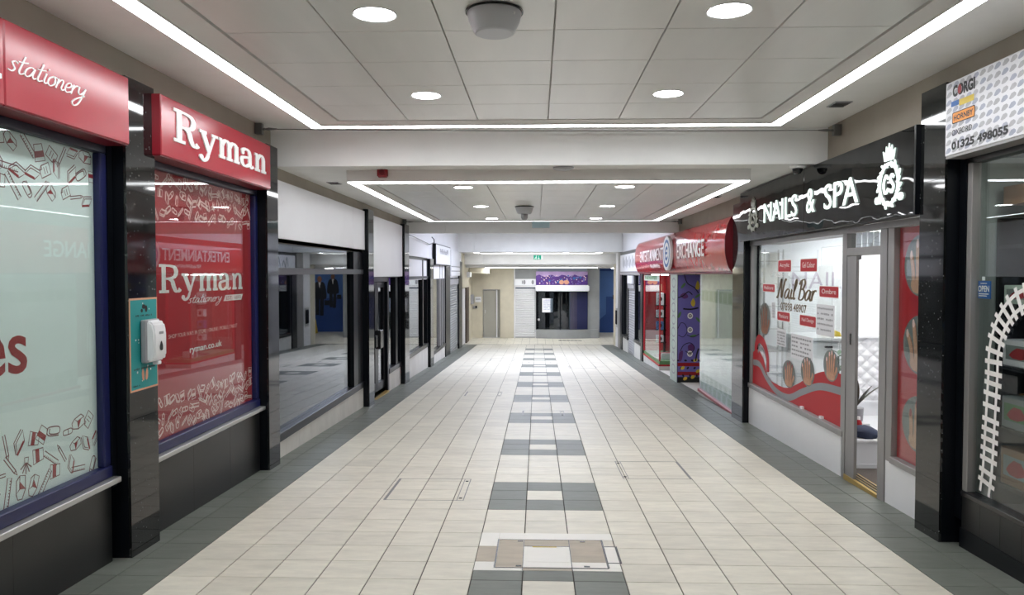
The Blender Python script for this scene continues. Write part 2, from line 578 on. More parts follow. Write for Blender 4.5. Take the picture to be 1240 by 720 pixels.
def letters(name, body, m, parent, fr, u0, u1, v0, v1, n, t, bold=.02):
    """one raised part for each letter, spaced as the word is"""
    W = text_ink(body, bold)
    a, b, c, d = W.bounds()
    for i, ch in enumerate(body):
        if ch == ' ':
            continue
        w0 = text_ink(body[:i] + '|', 0).bounds()[1] if i else None
        # left edge of this letter inside the word: bounds of the prefix with the letter, less the letter's own width
        e = text_ink(body[:i + 1], bold).bounds()[1]
        g = text_ink(ch, bold)
        ga, gb, gc, gd = g.bounds()
        x1 = u0 + (e - a) / (b - a) * (u1 - u0)
        x0 = x1 - (gb - ga) / (b - a) * (u1 - u0)
        y0 = v0 + (gc - c) / (d - c) * (v1 - v0)
        y1 = v0 + (gd - c) / (d - c) * (v1 - v0)
        g.fit(x0, x1, y0, y1).build(name, m, parent, fr, n, t)

# hand-drawn alphabets -----------------------------------------------------
def slab_letter(ch):
    """bold slab-serif letters, cap height 1, x-height .68"""
    k = Ink()
    w = .18
    def st(x, y0, y1): k.ribbon([(x, y0), (x, y1)], w)
    def sf(x0, x1, y): k.ribbon([(x0, y), (x1, y)], .1)
    C = lambda p, ww=w, th=.075: k.ribbon(catmull(p, 7), ww, thin=th)
    if ch == 'R':
        st(.2, 0, 1); sf(0, .42, .042); sf(0, .3, .958)
        C([(.2, .958), (.45, .955), (.66, .9), (.74, .74), (.66, .57), (.45, .5), (.2, .5)])
        C([(.42, .5), (.56, .4), (.63, .2), (.72, .05), (.84, .04), (.92, .12)])
        wd_ = .95
    elif ch == 'y':
        k.ribbon([(.14, .66), (.4, .06)], w); k.ribbon([(.66, .66), (.36, -.1)], .1)
        C([(.37, -.08), (.3, -.22), (.18, -.29), (.07, -.25)], .12, .1); k.disc((.07, -.2), .085)
        sf(0, .3, .64); sf(.52, .8, .64)
        wd_ = .8
    elif ch == 'm':
        for x in (.16, .52, .88):
            st(x, 0, .62); sf(x - .13, x + .15, .042)
        sf(.02, .16, .64)
        for x in (.16, .52):
            C([(x, .46), (x + .08, .6), (x + .2, .66), (x + .32, .6), (x + .36, .46)])
        wd_ = 1.06
    elif ch == 'n':
        for x in (.16, .54):
            st(x, 0, .62 if x < .3 else .5); sf(x - .13, x + .15, .042)
        sf(.02, .16, .64)
        C([(.16, .46), (.26, .6), (.38, .66), (.5, .6), (.54, .46)])
        wd_ = .72
    elif ch == 'a':
        st(.52, .1, .5); C([(.52, .12), (.56, .03), (.64, .03), (.72, .1)], .1, .08)
        C([(.52, .46), (.46, .62), (.3, .67), (.15, .61), (.11, .52)]); k.disc((.13, .51), .08)
        C([(.52, .38), (.3, .36), (.1, .3), (.07, .16), (.16, .04), (.32, .03), (.52, .15)])
        wd_ = .76
    k.width = wd_
    return k

SCRIPT = {
 's': ([[(.7, .85), (.45, 1.0), (.2, .82), (.38, .55), (.55, .3), (.38, .03), (0, .08)]], .75),
 't': ([[(.42, 1.75), (.3, .9), (.22, .25), (.38, .0), (.7, .18)], [(-.05, 1.08), (.4, 1.14), (.8, 1.26)]], .68),
 'a': ([[(.82, .85), (.5, 1.0), (.14, .7), (.06, .25), (.28, .02), (.6, .25), (.86, .95)], [(.86, .95), (.78, .3), (.95, .02), (1.15, .16)]], 1.08),
 'i': ([[(.22, 1.0), (.16, .25), (.32, .02), (.52, .16)], [(.3, 1.42), (.38, 1.5)]], .5),
 'o': ([[(.5, 1.0), (.14, .72), (.08, .25), (.35, .0), (.7, .28), (.72, .75), (.5, 1.0), (.9, .96)]], .88),
 'n': ([[(.14, 1.0), (.06, .0)], [(.08, .4), (.3, .85), (.55, 1.0), (.66, .75), (.6, .2), (.76, .0), (.96, .16)]], .92),
 'e': ([[(.1, .45), (.5, .55), (.66, .8), (.45, 1.0), (.15, .75), (.08, .25), (.32, .0), (.76, .2)]], .74),
 'r': ([[(.14, 1.0), (.06, .0)], [(.09, .4), (.28, .82), (.5, 1.0), (.7, .92)]], .66),
 'y': ([[(.12, 1.0), (.14, .45), (.36, .25), (.66, .55), (.84, 1.0)], [(.84, 1.0), (.68, .1), (.4, -.75), (.0, -1.05), (-.25, -.75), (.1, -.3), (.9, .25)]], .95),
 'l': ([[(.2, .8), (.5, 1.6), (.4, 2.0), (.22, 1.5), (.16, .4), (.3, .02), (.52, .16)]], .5),
 'N': ([[(-.15, .1), (.1, .05), (.3, .9), (.48, 2.0), (.62, 1.3), (.9, .05), (1.1, 1.2), (1.3, 2.0), (1.55, 1.9)]], 1.5),
 'B': ([[(.3, 1.95), (.22, 1.0), (.1, .0)], [(-.1, 1.5), (.2, 1.9), (.7, 2.0), (.9, 1.6), (.65, 1.15), (.3, 1.05), (.75, 1.0), (1.0, .6), (.75, .1), (.3, .0), (.05, .2)]], 1.15),
}
def script_ink(word, w, slant=.3, thin=None):
    k = Ink()
    x = 0
    for ch in word:
        if ch == ' ':
            x += .6
            continue
        st, adv = SCRIPT[ch]
        for s in st:
            pts = catmull(s, 6) if len(s) > 2 else s
            k.ribbon([(x + p[0] + slant * p[1], p[1]) for p in pts], w, thin=thin)
        x += adv
    return k

def doodles(w=.042):
    """outlined stationery items: list of (outline Ink, filled Ink)"""
    out = []
    def new(): return Ink(), Ink()
    o, f = new()   # ruler
    o.ribbon([(-.5, -.1), (.5, -.1), (.5, .1), (-.5, .1)], w, True)
    for i in range(9): o.ribbon([(-.4 + i * .1, .1), (-.4 + i * .1, .02)], w * .7)
    out.append((o, f))
    o, f = new()   # pencil
    o.ribbon([(-.5, -.06), (.3, -.06), (.5, 0), (.3, .06), (-.5, .06)], w, True); o.ribbon([(.3, -.06), (.3, .06)], w)
    f.poly([(.42, -.025), (.5, 0), (.42, .025)])
    out.append((o, f))
    o, f = new()   # filled cup
    o.ribbon([(-.22, -.3), (.22, -.3), (.28, .3), (-.28, .3)], w, True); f.poly([(-.25, -.06), (.25, -.06), (.27, .16), (-.27, .16)])
    out.append((o, f))
    o, f = new()   # paper clip
    o.ribbon(catmull([(-.25, .08), (-.25, -.1), (.2, -.12), (.3, 0), (.2, .12), (-.3, .12), (-.4, 0), (-.3, -.16), (.25, -.18)], 5), w)
    out.append((o, f))
    o, f = new()   # pencil box
    o.ribbon([(-.2, -.35), (.08, -.4), (.1, .05), (-.2, .1)], w, True); o.ribbon([(.08, -.4), (.26, -.25), (.28, .2), (.1, .05)], w)
    o.ribbon([(-.2, .1), (-.02, .42), (.2, .4), (.28, .2)], w); f.poly([(-.2, .1), (.1, .05), (.08, -.2)])
    out.append((o, f))
    o, f = new()   # open book
    o.ribbon([(-.4, -.15), (.1, -.28), (.42, -.05), (-.08, .1)], w, True); o.ribbon([(-.4, -.05), (-.08, .2), (.42, .05)], w)
    f.poly([(-.4, -.15), (.1, -.28), (.1, -.2), (-.4, -.07)])
    out.append((o, f))
    o, f = new()   # eraser
    o.ribbon(catmull([(-.3, -.1), (.2, -.12), (.32, 0), (.2, .12), (-.3, .1), (-.36, 0)], 4, True), w, True); o.ribbon([(0, -.12), (0, .12)], w)
    out.append((o, f))
    o, f = new()   # splayed pens
    for a in range(5): o.ribbon([(0, -.1), (.36 * math.cos(R(20 + 35 * a)), .36 * math.sin(R(20 + 35 * a)))], w * 1.3)
    o.ribbon([(-.12, -.32), (.12, -.32), (.1, -.06), (-.1, -.06)], w, True)
    out.append((o, f))
    o, f = new()   # sheet
    o.ribbon([(-.2, -.26), (.2, -.26), (.2, .16), (.08, .28), (-.2, .28)], w, True); o.ribbon([(.08, .28), (.08, .16), (.2, .16)], w)
    o.ribbon([(-.12, .05), (.12, .05)], w * .7); o.ribbon([(-.12, -.08), (.12, -.08)], w * .7)
    out.append((o, f))
    return out
DOO = doodles()
DOO_BOLD = doodles(.075)

def blur_text(u0, u1, v0, v1, n, rnd):
    """a line of print too small to read: bars and short strokes in letter rhythm"""
    k = Ink()
    w = (u1 - u0) / n
    for i in range(n):
        if rnd.random() < .12:
            continue
        a = u0 + i * w
        b = a + w * .72
        s = w * .2
        k.rect(a, v0, a + s, v1)
        c = rnd.randrange(4)
        if c in (0, 1): k.rect(a, v1 - s, b, v1)
        if c in (1, 2): k.rect(a, v0, b, v0 + s)
        if c in (0, 3): k.rect(b - s, v0, b, v1)
        k.rect(a, (v0 + v1) / 2 - s / 2, b, (v0 + v1) / 2 + s / 2)
    return k

def doodle_band(u0, u1, v0, v1, size, rnd=None, DOO=DOO):
    """scatter doodles over a band; edge(u) gives the ragged limit"""
    rnd = rnd or random
    line, fill = Ink(), Ink()
    nu = max(1, int((u1 - u0) / size / .70))
    nv = max(1, int((v1 - v0) / size / .70))
    for i in range(nu):
        for j in range(nv):
            u = u0 + (i + .5 + (.5 if j % 2 else 0) - .25 + rnd.uniform(-.22, .22)) * (u1 - u0) / nu
            v = v0 + (j + .5 + rnd.uniform(-.22, .22)) * (v1 - v0) / nv
            o, f = DOO[rnd.choice((0, 1, 2, 2, 3, 4, 4, 5, 5, 6, 7, 8))]
            a = rnd.uniform(0, 2 * math.pi)
            s = size * rnd.uniform(.85, 1.1)
            h = .5 * s
            if u - h < u0 - .04 or u + h > u1 + .04:
                s *= .7
            line.put(o, u, v, s, rot=a)
            if f.v:
                fill.put(f, u, v, s, rot=a)
    return line, fill

# ================================================================== THE SETTING
XL, XR = -2.66, 2.83             # shop front planes
SLAB = .012
# ---- floor: sloping slab with separate tiles
floor = MB().add([(-2.75, -6, fz(-6) - .006), (2.92, -6, fz(-6) - .006), (2.92, 28, fz(28) - .006), (-2.75, 28, fz(28) - .006), (-2.75, 34.2, fz(28) - .006), (7, 34.2, fz(28) - .006), (7, 28, fz(28) - .006)]
        + [(-2.75, -6, -1.4), (2.92, -6, -1.4), (2.92, 28, -1.4), (-2.75, 28, -1.4), (-2.75, 34.2, -1.4), (7, 34.2, -1.4), (7, 28, -1.4)],
        [(0, 1, 2, 3), (3, 2, 6, 5, 4), (7, 10, 9, 8), (10, 11, 12, 13, 9), (0, 7, 8, 1), (1, 8, 9, 2), (2, 9, 13, 6), (6, 13, 12, 5), (5, 12, 11, 4), (4, 11, 10, 3), (3, 10, 7, 0)]).build('floor', 'grout', fix=False)
tag(floor, 'gently sloping mall floor of pale square tiles with slate border and banded centre strip', 'floor', kind='structure')
TILE_ME = {}
def tile_mesh(w, l, m):
    k = (round(w, 4), round(l, 4), m)
    if k not in TILE_ME:
        me = bpy.data.meshes.new('tile')
        jx, jy, c, t = .0034, .0026, .0012, .006
        x, y = w / 2 - jx, l / 2 - jy
        z = lambda yy: -SL * yy
        vs = [(sx * (x - c), sy * (y - c), z(sy * y)) for sx, sy in ((-1, -1), (1, -1), (1, 1), (-1, 1))] + [(sx * x, sy * y, z(sy * y) - c) for sx, sy in ((-1, -1), (1, -1), (1, 1), (-1, 1))] \
            + [(sx * x, sy * y, z(sy * y) - t) for sx, sy in ((-1, -1), (1, -1), (1, 1), (-1, 1))]
        fs = [(0, 1, 2, 3)] + [(a + i, b + i2, b + i2 + 0, a + i) for a, b, i, i2 in ()]
        for i in range(4):
            j = (i + 1) % 4
            fs += [(4 + i, 4 + j, j, i), (8 + i, 8 + j, 4 + j, 4 + i)]
        me.from_pydata(vs, [], fs)
        me.materials.append(M[m])
        TILE_ME[k] = me
    return TILE_ME[k]
COLS = [(-2.70, GX0 - 7 * PX, True), (GX0 - 7 * PX, GX0 - 6 * PX, True)]
COLS += [(GX0 + k * PX, GX0 + (k + 1) * PX, None if 0 <= k <= 2 else False) for k in range(-6, 9)]
COLS += [(GX0 + 9 * PX, GX0 + 10 * PX, True), (GX0 + 10 * PX, 2.87, True)]
near, rest = [], {'tile_light': MB(), 'tile_dark': MB()}
for j in range(-36, 73):
    y0 = GY0 + j * PY
    y1 = y0 + PY
    for ci, (x0, x1, dk) in enumerate(COLS):
        if dk is None:
            k = ci - 8
            dark = (j % 7) in (0, 1, 2) and not (k == 1 and j % 7 == 1) and j < 66
        else:
            dark = dk
        m = 'tile_dark' if dark else 'tile_light'
        near.append((y0 if y0 > 4.05 else 99, x0, x1, y0, y1, m))
near.sort(key=lambda t: t[0])
for i, (key, x0, x1, y0, y1, m) in enumerate(near):
    xc, yc = (x0 + x1) / 2, (y0 + y1) / 2
    me = tile_mesh(x1 - x0, PY, m)
    if i < 300:
        o = bpy.data.objects.new('tile', me)
        COL.objects.link(o)
        o.parent = floor
        o.location = Vector((xc, yc, fz(yc))) - WP['floor']
    else:
        zc = -SL * yc if y1 < YFLAT + .2 else fz(yc)
        rest[m].add([(v.co.x + xc, v.co.y + yc, v.co.z + zc) for v in me.vertices], [tuple(p.vertices) for p in me.polygons])
# flat tiled landing at the far end
yy = GY0 + 73 * PY
nx = 31
for j in range(20):
    for i in range(nx):
        xa = -2.7 + i * PX
        mb = rest['tile_light']
        mb.box(xa + .003, xa + PX - .003, yy + j * PY + .003, yy + (j + 1) * PY - .003, fz(40) - .006, fz(40))
for m, mb in rest.items():
    tag(mb.build('distant_tiles', m, floor, fix=False), kind='stuff')

# ---- ceilings
CZ1, CZ2, CZ3, CZ4 = 3.06, 2.72, 3.02, 2.36
ceiling = empty('ceiling', (0, 7, CZ1), 'white painted ceiling in stepped bays with lower square panelled rafts', 'ceiling', kind='structure')
box('soffit', 'ceil', ceiling, -2.9, 3.05, -6.2, 7.63, CZ1, CZ1 + .2)
box('soffit', 'ceil', ceiling, -2.9, 3.05, 7.63, 15.42, CZ2, CZ2 + .54)
sof3 = MB().box(-2.9, 3.05, 15.62, 17.0, CZ3, CZ3 + .2).box(-2.9, 3.05, 24.4, 25.7, CZ3, CZ3 + .2).box(-2.9, -1.5, 17.0, 24.4, CZ3, CZ3 + .2).box(1.7, 3.05, 17.0, 24.4, CZ3, CZ3 + .2).build('soffit', 'ceil', ceiling)
box('soffit', 'ceil', ceiling, -2.9, 3.05, 25.95, 27.9, CZ4, CZ4 + .3)
box('soffit', 'ceil', ceiling, -2.9, 7, 28.3, 34.3, 1.86, 2.1)

def raft(x0, x1, y0, y1, z, ztop, px0, px1, py0, py1, ny, nx=6):
    r = MB()
    g = .012
    r.box(x0, px0 - g, y0, y1, z, ztop).box(px1 + g, x1, y0, y1, z, ztop).box(px0 - g, px1 + g, y0, py0 - g, z, ztop).box(px0 - g, px1 + g, py1 + g, y1, z, ztop)
    r.box(px0 - g, px1 + g, py0 - g, py1 + g, z + .03, ztop)
    ro = r.build('raft', 'raft', ceiling)
    a, b = (px1 - px0) / nx, (py1 - py0) / ny
    me = None
    for i in range(nx):
        for j in range(ny):
            cx, cy = px0 + (i + .5) * a, py0 + (j + .5) * b
            if me is None:
                p = MB().box(cx - a / 2 + .004, cx + a / 2 - .004, cy - b / 2 + .004, cy + b / 2 - .004, z + .004, z + .028).build('ceiling_panel', 'panel', ro, bevel=.002)
                me = p.data
            else:
                p = bpy.data.objects.new('ceiling_panel', me)
                COL.objects.link(p)
                p.parent = ro
                p.location = Vector((cx, cy, z + .004)) - WP[ro.name]
    return ro
RZ1, RZ2 = 2.95, 2.60
raft(-2.03, 2.15, -2.2, 6.87, RZ1, CZ1, -1.71, 1.89, -1.82, 6.58, 14)
raft(-2.0, 2.2, 8.0, 14.0, RZ2, CZ2, -1.75, 1.85, 8.38, 13.78, 9)

def strip(label, x0, x1, y0, y1, z):
    t = empty('linear_light', ((x0 + x1) / 2, (y0 + y1) / 2, z), label, 'light', 'recessed linear lights round the ceiling rafts')
    along_y = (y1 - y0) > (x1 - x0)
    c = MB()
    e = .005
    if along_y:
        inner = x1 if x1 < .05 else x0 - e
        c.box(inner, inner + e, y0, y1, z - .012, z + .01)
    else:
        near_edge = y0 < (10 if z == RZ2 else -99)
        inner = y1 if near_edge else y0 - e
        c.box(x0, x1, inner, inner + e, z - .012, z + .01)
    c.build('channel', 'raft', t)
    box('diffuser', 'led_far' if z in (RZ2, 2.33) else 'led', t, x0, x1, y0, y1, z - .009, z + .012)
W_ = .11
strip('long white light strip along the near raft, on the pale vinyl window side', -2.02, -2.02 + W_, -2.1, 6.86 - W_, RZ1)
strip('long white light strip along the near raft, on the nail bar side', 2.14 - W_, 2.14, -2.1, 6.86 - W_, RZ1)
strip('crosswise white light strip at the far edge of the near raft', -2.02, 2.14, 6.86 - W_, 6.86, RZ1)
strip('crosswise white light strip at the near edge of the far raft', -1.99, 2.19, 8.01, 8.01 + .09, RZ2)
strip('crosswise white light strip at the far edge of the far raft', -1.99, 2.19, 13.9, 13.99, RZ2)
strip('lengthwise white light strip of the far raft, above the white blank sign panels', -1.99, -1.99 + W_, 8.1, 13.9, RZ2)
strip('lengthwise white light strip of the far raft, nearest the red barrel sign', 2.19 - W_, 2.19, 8.1, 13.9, RZ2)
strip('thin light strip under the ceiling just behind the lilac beam', -2.0, 2.25, 27.17, 27.24, 2.33)
strip('thin light strip close to the end wall shops', -2.0, 2.3, 29.2, 29.45, 1.845)

# ---- beams
tag(box('trim_1', 'beam', None, -2.9, 3.05, 7.60, 7.632, CZ2 - .012, CZ1 + .05), 'wide white beam face where the ceiling steps down', 'beam', kind='structure')
t2 = empty('trim_2', (0, 15.5, 2.456), 'grey bulkhead hanging beyond the far raft', 'beam', kind='structure')
for a, b in ((-2.9, -1.85), (-1.85, 0.2), (.2, 3.05)):
    box('panel', 'beam', t2, a + .002, b - .002, 15.42, 15.62, 2.456, CZ3 + .2)
t3 = empty('trim_3', (0, 25.8, CZ4), 'lilac-lit white beam across the mall in front of the exit sign', 'beam', kind='structure')
for a, b in ((-2.9, -2.12), (-2.12, 3.05)):
    box('panel', 'beam', t3, a + .003, b - .003, 25.7, 25.95, CZ4, CZ3 + .2)
t4 = empty('trim_4', (0, 28, 1.97), 'lower white beam behind the hanging exit sign', 'beam', kind='structure')
for a, b in ((-2.9, -2.0), (-2.0, 3.05)):
    box('panel', 'beam', t4, a + .003, b - .003, 27.9, 28.3, 1.97, CZ4 + .3)
rl = empty('window_9', (0.1, 20.7, CZ3), 'pale daylight rooflight in the ceiling of the third bay', 'rooflight', kind='structure')
box('glazing', 'roof', rl, -1.5, 1.7, 17.0, 24.4, CZ3 + .10, CZ3 + .12)
for k in range(7):
    y = 17.0 + k * 7.4 / 6
    box('glazing_bar', 'white_panel', rl, -1.5, 1.7, y - .03, y + .03, CZ3 + .03, CZ3 + .099)

# ---- upper walls and the ends
wl = empty('wall_left', (XL, 7, 2.3), 'beige wall above the shop signs on the stationery shop side', 'wall', kind='structure')
box('upper_wall', 'beige', wl, -3.0, XL, -6, 7.6, 2.44, CZ1)
for a, b in ((7.633, 10.4), (10.4, 13.0), (13.0, 15.418)):
    box('upper_wall', 'beige', wl, -3.0, XL, a + .001, b - .001, 1.96, CZ2)
for k in range(5):
    a = 15.63 + k * 2.25
    box('upper_wall', 'white_panel', wl, -3.0, XL - .01, a + .003, a + 2.25 - .003, 1.5, CZ3 + .1)
box('near_wall', 'granite', wl, -3.0, XL, -6, 1.9, fz(-6) - .3, 2.44)
wr = empty('wall_right', (XR, 7, 2.3), 'beige panelled wall above the shop signs on the nail bar side', 'wall', kind='structure')
for a, b in ((-6, 3.1), (3.1, 5.3), (5.3, 7.6)):
    box('upper_wall', 'beige', wr, XR, 3.2, a + .001, b - .001, 2.41, CZ1)
for a, b in ((7.633, 10.2), (10.2, 12.8), (12.8, 15.418)):
    box('upper_wall', 'beige', wr, XR, 3.2, a + .001, b - .001, 2.02, CZ2)
for k in range(8):
    a = 15.63 + k * 1.25
    box('upper_wall', 'white_panel', wr, XR + .01, 3.2, a + .003, a + 1.25 - .003, 1.62, CZ3 + .1)
box('near_wall', 'granite', wr, XR, 3.2, -6, 2.6, fz(-6) - .3, 2.44)
tag(box('wall_back', 'grey_wall', None, -3, 3.2, -6.2, -6, -.3, 3.2), 'plain grey wall closing the mall behind the viewpoint', 'wall', kind='structure')
# unlit empty shops on the left
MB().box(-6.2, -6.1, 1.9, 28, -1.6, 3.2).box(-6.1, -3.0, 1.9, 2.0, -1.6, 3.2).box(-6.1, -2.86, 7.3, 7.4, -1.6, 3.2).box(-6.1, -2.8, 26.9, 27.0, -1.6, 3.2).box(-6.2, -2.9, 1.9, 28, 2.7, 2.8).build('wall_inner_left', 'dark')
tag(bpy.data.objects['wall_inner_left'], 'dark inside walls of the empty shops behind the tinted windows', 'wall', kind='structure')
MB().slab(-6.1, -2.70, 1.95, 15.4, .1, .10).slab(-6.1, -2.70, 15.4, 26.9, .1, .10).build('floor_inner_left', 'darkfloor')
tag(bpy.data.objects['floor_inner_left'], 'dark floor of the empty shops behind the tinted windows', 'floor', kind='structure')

# ================================================================== SIDES OF THE MALL
class Side:
    def __init__(s, xw, sg, fr):
        s.x, s.s, s.fr = xw, sg, fr
    def b(s, mb, d0, d1, y0, y1, z0, z1):
        return mb.box(s.x + s.s * d0, s.x + s.s * d1, y0, y1, z0, z1)
    def fb(s, mb, d0, d1, y0, y1, z1, lift=0):
        a, b = sorted((s.x + s.s * d0, s.x + s.s * d1))
        return mb.ybox(a, b, y0, y1, z1, lift=lift)
    def part(s, name, m, par, d0, d1, y0, y1, z0, z1, **k):
        return s.b(MB(), d0, d1, y0, y1, z0, z1).build(name, m, par, **k)
    def fpart(s, name, m, par, d0, d1, y0, y1, z1, lift=0, **k):
        return s.fb(MB(), d0, d1, y0, y1, z1, lift).build(name, m, par, **k)
    def F(s, d):
        return s.fr(s.x + s.s * d)
LS, RS = Side(XL, -1, FL), Side(XR, 1, FR)

def pillar(S, d, y0, y1, ztop, label, cuts, body='granite', name='pillar'):
    t = empty(name, (S.x + S.s * .1, (y0 + y1) / 2, fz(y0)), label, 'pillar', 'shop front pillars along the mall')
    S.fpart('core', 'black', t, d + .02, .30, y0 + .004, y1 - .004, ztop)
    zz = [None] + list(cuts) + [ztop]
    for a, b in zip(zz, zz[1:]):
        if a is None:
            S.fpart('slab', body, t, d, d + .018, y0, y1, b - .001)
        else:
            S.part('slab', body, t, d, d + .018, y0, y1, a + .001, b - .001)
    return t
pillar(LS, -.093, 4.722, 5.081, 2.875, 'polished black granite pillar carrying the teal sanitiser poster', (.71, 2.16))
pillar(LS, -.093, 7.226, 7.524, 2.875, 'polished black granite pillar between the red vinyl window and the empty shop', (.30, 2.16))
pillar(LS, -.09, 11.62, 11.98, 2.62, 'black pillar beside the empty shop double door', (.2, 1.5))
pillar(LS, -.09, 14.82, 15.30, 2.60, 'narrow dark glossy pillar under the grey bulkhead', (.0, 1.5))
pillar(LS, -.07, 18.55, 19.1, 2.0, 'narrow dark pillar before the projecting sign box', (.0, 1.2))
pillar(RS, -.105, 5.237, 5.566, 2.915, 'speckled black granite pillar between nail bar and toy shop', (.22, 1.16, 2.28))
pillar(RS, -.085, 10.30, 10.86, 2.60, 'black pillar between nail bar and red barrel sign shop', (.1, 1.4))

# ---------------------------------------------------------------- stationery shop windows (left)
def stationery_window(n, label, y0, y1, red, ylo=None):
    t = empty('window_%d' % n, (XL, (y0 + y1) / 2, fz(y0)), label, 'shop window', kind='structure')
    zb, zt = .445, 2.375
    LS.part('glass', 'glass', t, .028, .036, y0 + .05, y1 - .05, zb - .02, zt + .02)
    LS.part('film', 'film_red' if red else 'film_white', t, .045, .049, y0 + .05, y1 - .05, zb - .02, zt + .02)
    LS.part('bottom_rail', 'navy', t, -.01, .06, y0, y1, .372, zb, bevel=.006)
    LS.part('top_rail', 'navy_dark', t, .0, .06, y0, y1, zt, 2.438, bevel=.006)
    LS.part('stile', 'navy', t, .0, .06, y1 - .07, y1, zb, zt, bevel=.006)
    LS.part('stile', 'navy', t, .0, .06, y0, y0 + .06, zb, zt, bevel=.006)
    LS.part('cill', 'alu', t, -.055, .06, y0 - .02, y1 + .02, .336, .371, bevel=.004)
    k = 3
    for i in range(k):
        a = y0 + (y1 - y0) * i / k
        b = y0 + (y1 - y0) * (i + 1) / k
        LS.fpart('riser_board', 'riser_black', t, 0, .05, a + .001, b - .001, .335)
    LS.fpart('backing', 'dark', t, .06, .09, y0, y1, 2.44)
    return t
w1 = stationery_window(1, 'stationery shop window of pale vinyl with red outlined doodles and navy frame', 1.95, 4.665, False)
w2 = stationery_window(2, 'red vinyl stationery shop window with white lettering and doodle bands', 5.10, 7.222, True)
LS.part('end_post', 'black', w1, -.005, .06, 4.666, 4.72, .3, 2.44)
rg = random.Random(3)
F45 = LS.F(.045)
for (a, b, c, d) in ((2.05, 4.60, 2.04, 2.375), (2.05, 4.60, .45, .81)):
    ln, fi = doodle_band(a, b, c, d, .15, rnd=rg)
    ln.build('doodle_lines', 'ink_line', w1, F45, .0008)
    fi.build('doodle_fills', 'ink_red', w1, F45, .0012)
for (a, b, c, d) in ((5.18, 7.15, 2.03, 2.375), (5.18, 7.15, .45, .76)):
    ln, fi = doodle_band(a, b, c, d, .125, rnd=rg, DOO=DOO_BOLD)
    ln.build('doodle_lines', 'ink_pink', w2, F45, .0008)
    fi.build('doodle_fills', 'ink_pink', w2, F45, .0012)
text('lettering', 's', 'ink_red', w1, F45, 3.816, 3.963, 1.118, 1.318, .0015, bold=.012)
text('lettering', 'e', 'ink_red', w1, F45, 3.625, 3.797, 1.118, 1.322, .0015, bold=.012)

def slab_word(u0, u1, v0, v1, gap=.03):
    """list of fitted Inks, one for each letter; v0..v1 is baseline to cap height"""
    xs, L = 0, []
    for ch in 'Ryman':
        g = slab_letter(ch)
        L.append((g, xs))
        xs += g.width + gap
    a = (u1 - u0) / (xs - gap)
    h = v1 - v0
    out = []
    for g, x in L:
        k = Ink()
        k.put(g, u0 + x * a, v0, a, h)
        out.append(k)
    return out
word = Ink()
for g in slab_word(5.39, 6.95, 1.50, 1.706):
    word.put(g)
word.build('lettering', 'ink_white', w2, F45, .0015)
script_ink('stationery', .13).fit(5.84, 6.48, 1.37, 1.472).build('lettering', 'ink_white', w2, F45, .0015)
Ink().poly([(6.51, 1.402), (6.905, 1.402), (6.95, 1.453), (6.555, 1.453)]).build('date_flash', 'ink_white', w2, F45, .0012)
text('lettering', 'EST. 1893', 'ink_red', w2, F45, 6.57, 6.895, 1.412, 1.443, .002)
text('lettering', 'SHOP YOUR WAY: IN STORE | ONLINE | MOBILE | TABLET', 'ink_pink', w2, F45, 5.52, 6.81, 1.150, 1.190, .0015)
text('lettering', 'ryman.co.uk', 'ink_white', w2, F45, 5.86, 6.47, 1.005, 1.073, .0015, bold=.02)

def fascia(label, panels, z0, z1):
    t = empty('fascia_sign', (XL, panels[0][0], z0), label, 'sign', 'red stationery shop fascia signs')
    for a, b in panels:
        LS.part('panel', 'red', t, -.155, -.002, a + .002, b - .002, z0, z1, bevel=.006)
        LS.part('back_tray', 'red_dark', t, -.145, -.001, a + .004, b - .004, z0 - .006, z0)
    return t
f1 = fascia('long red fascia sign with white handwritten script over the pale vinyl window', ((1.9, 3.552), (3.552, 4.655)), 2.43, 2.838)
f2 = fascia('red fascia sign with white slab-serif lettering over the red vinyl window', ((5.05, 7.15),), 2.43, 2.838)
FF = LS.F(-.155)
script_ink('stationery', .14, thin=.09).fit(3.57, 4.20, 2.545, 2.70).build('lettering', 'white_letter', f1, FF, .004, .004)
for g in slab_word(2.03, 3.53, 2.55, 2.775):
    g.build('letter', 'white_letter', f1, FF, .008, .008)
for g in slab_word(5.22, 7.02, 2.555, 2.78):
    g.build('letter', 'white_letter', f2, FF, .008, .008)

# sanitiser poster and dispenser on the first pillar
XP = -2.567
FP = FL(XP)
ps = empty('poster', (XP, 4.92, .88), 'teal hand sanitiser poster with peach border on the granite pillar', 'poster')
box('board', 'peach', ps, XP, XP + .004, 4.728, 5.078, .885, 1.482)
Ink().rect(4.737, .897, 5.069, 1.470).build('print', 'teal', ps, FP, .0046)
dots = Ink()
for i in range(16):
    dots.disc((4.75 + rg.random() * .3, .92 + rg.random() * .54), .004 + rg.random() * .004, n=8)
dots.build('bubbles', 'ink_white', ps, FP, .0052)
hd = Ink()
hd.disc((4.90, 1.425), .022, .015).disc((4.93, 1.41), .016, .022).disc((4.875, 1.40), .014, .012)
hd.build('hand_symbol', 'ink_black', ps, FP, .0055)
hb = Ink()
for sx in (-1, 1):
    hb.poly(catmull([(4.905 + sx * .008, .95), (4.905 + sx * .012, 1.0), (4.905 + sx * .03, 1.025), (4.905 + sx * .04, .99), (4.905 + sx * .03, .95)], 4, True))
hb.build('hands_picture', 'peach', ps, FP, .0055)
blur_text(4.80, 5.02, 1.362, 1.374, 15, rg).build('caption', 'ink_black', ps, FP, .0055)
blur_text(4.77, 5.04, 1.020, 1.032, 19, rg).build('caption', 'ink_black', ps, FP, .0055)
blur_text(4.76, 4.84, .915, .925, 6, rg).build('caption', 'ink_black', ps, FP, .0055)
ds = empty('soap_dispenser', (XP, 4.93, 1.06), 'white wall-mounted hand sanitiser dispenser on the teal poster', 'dispenser')
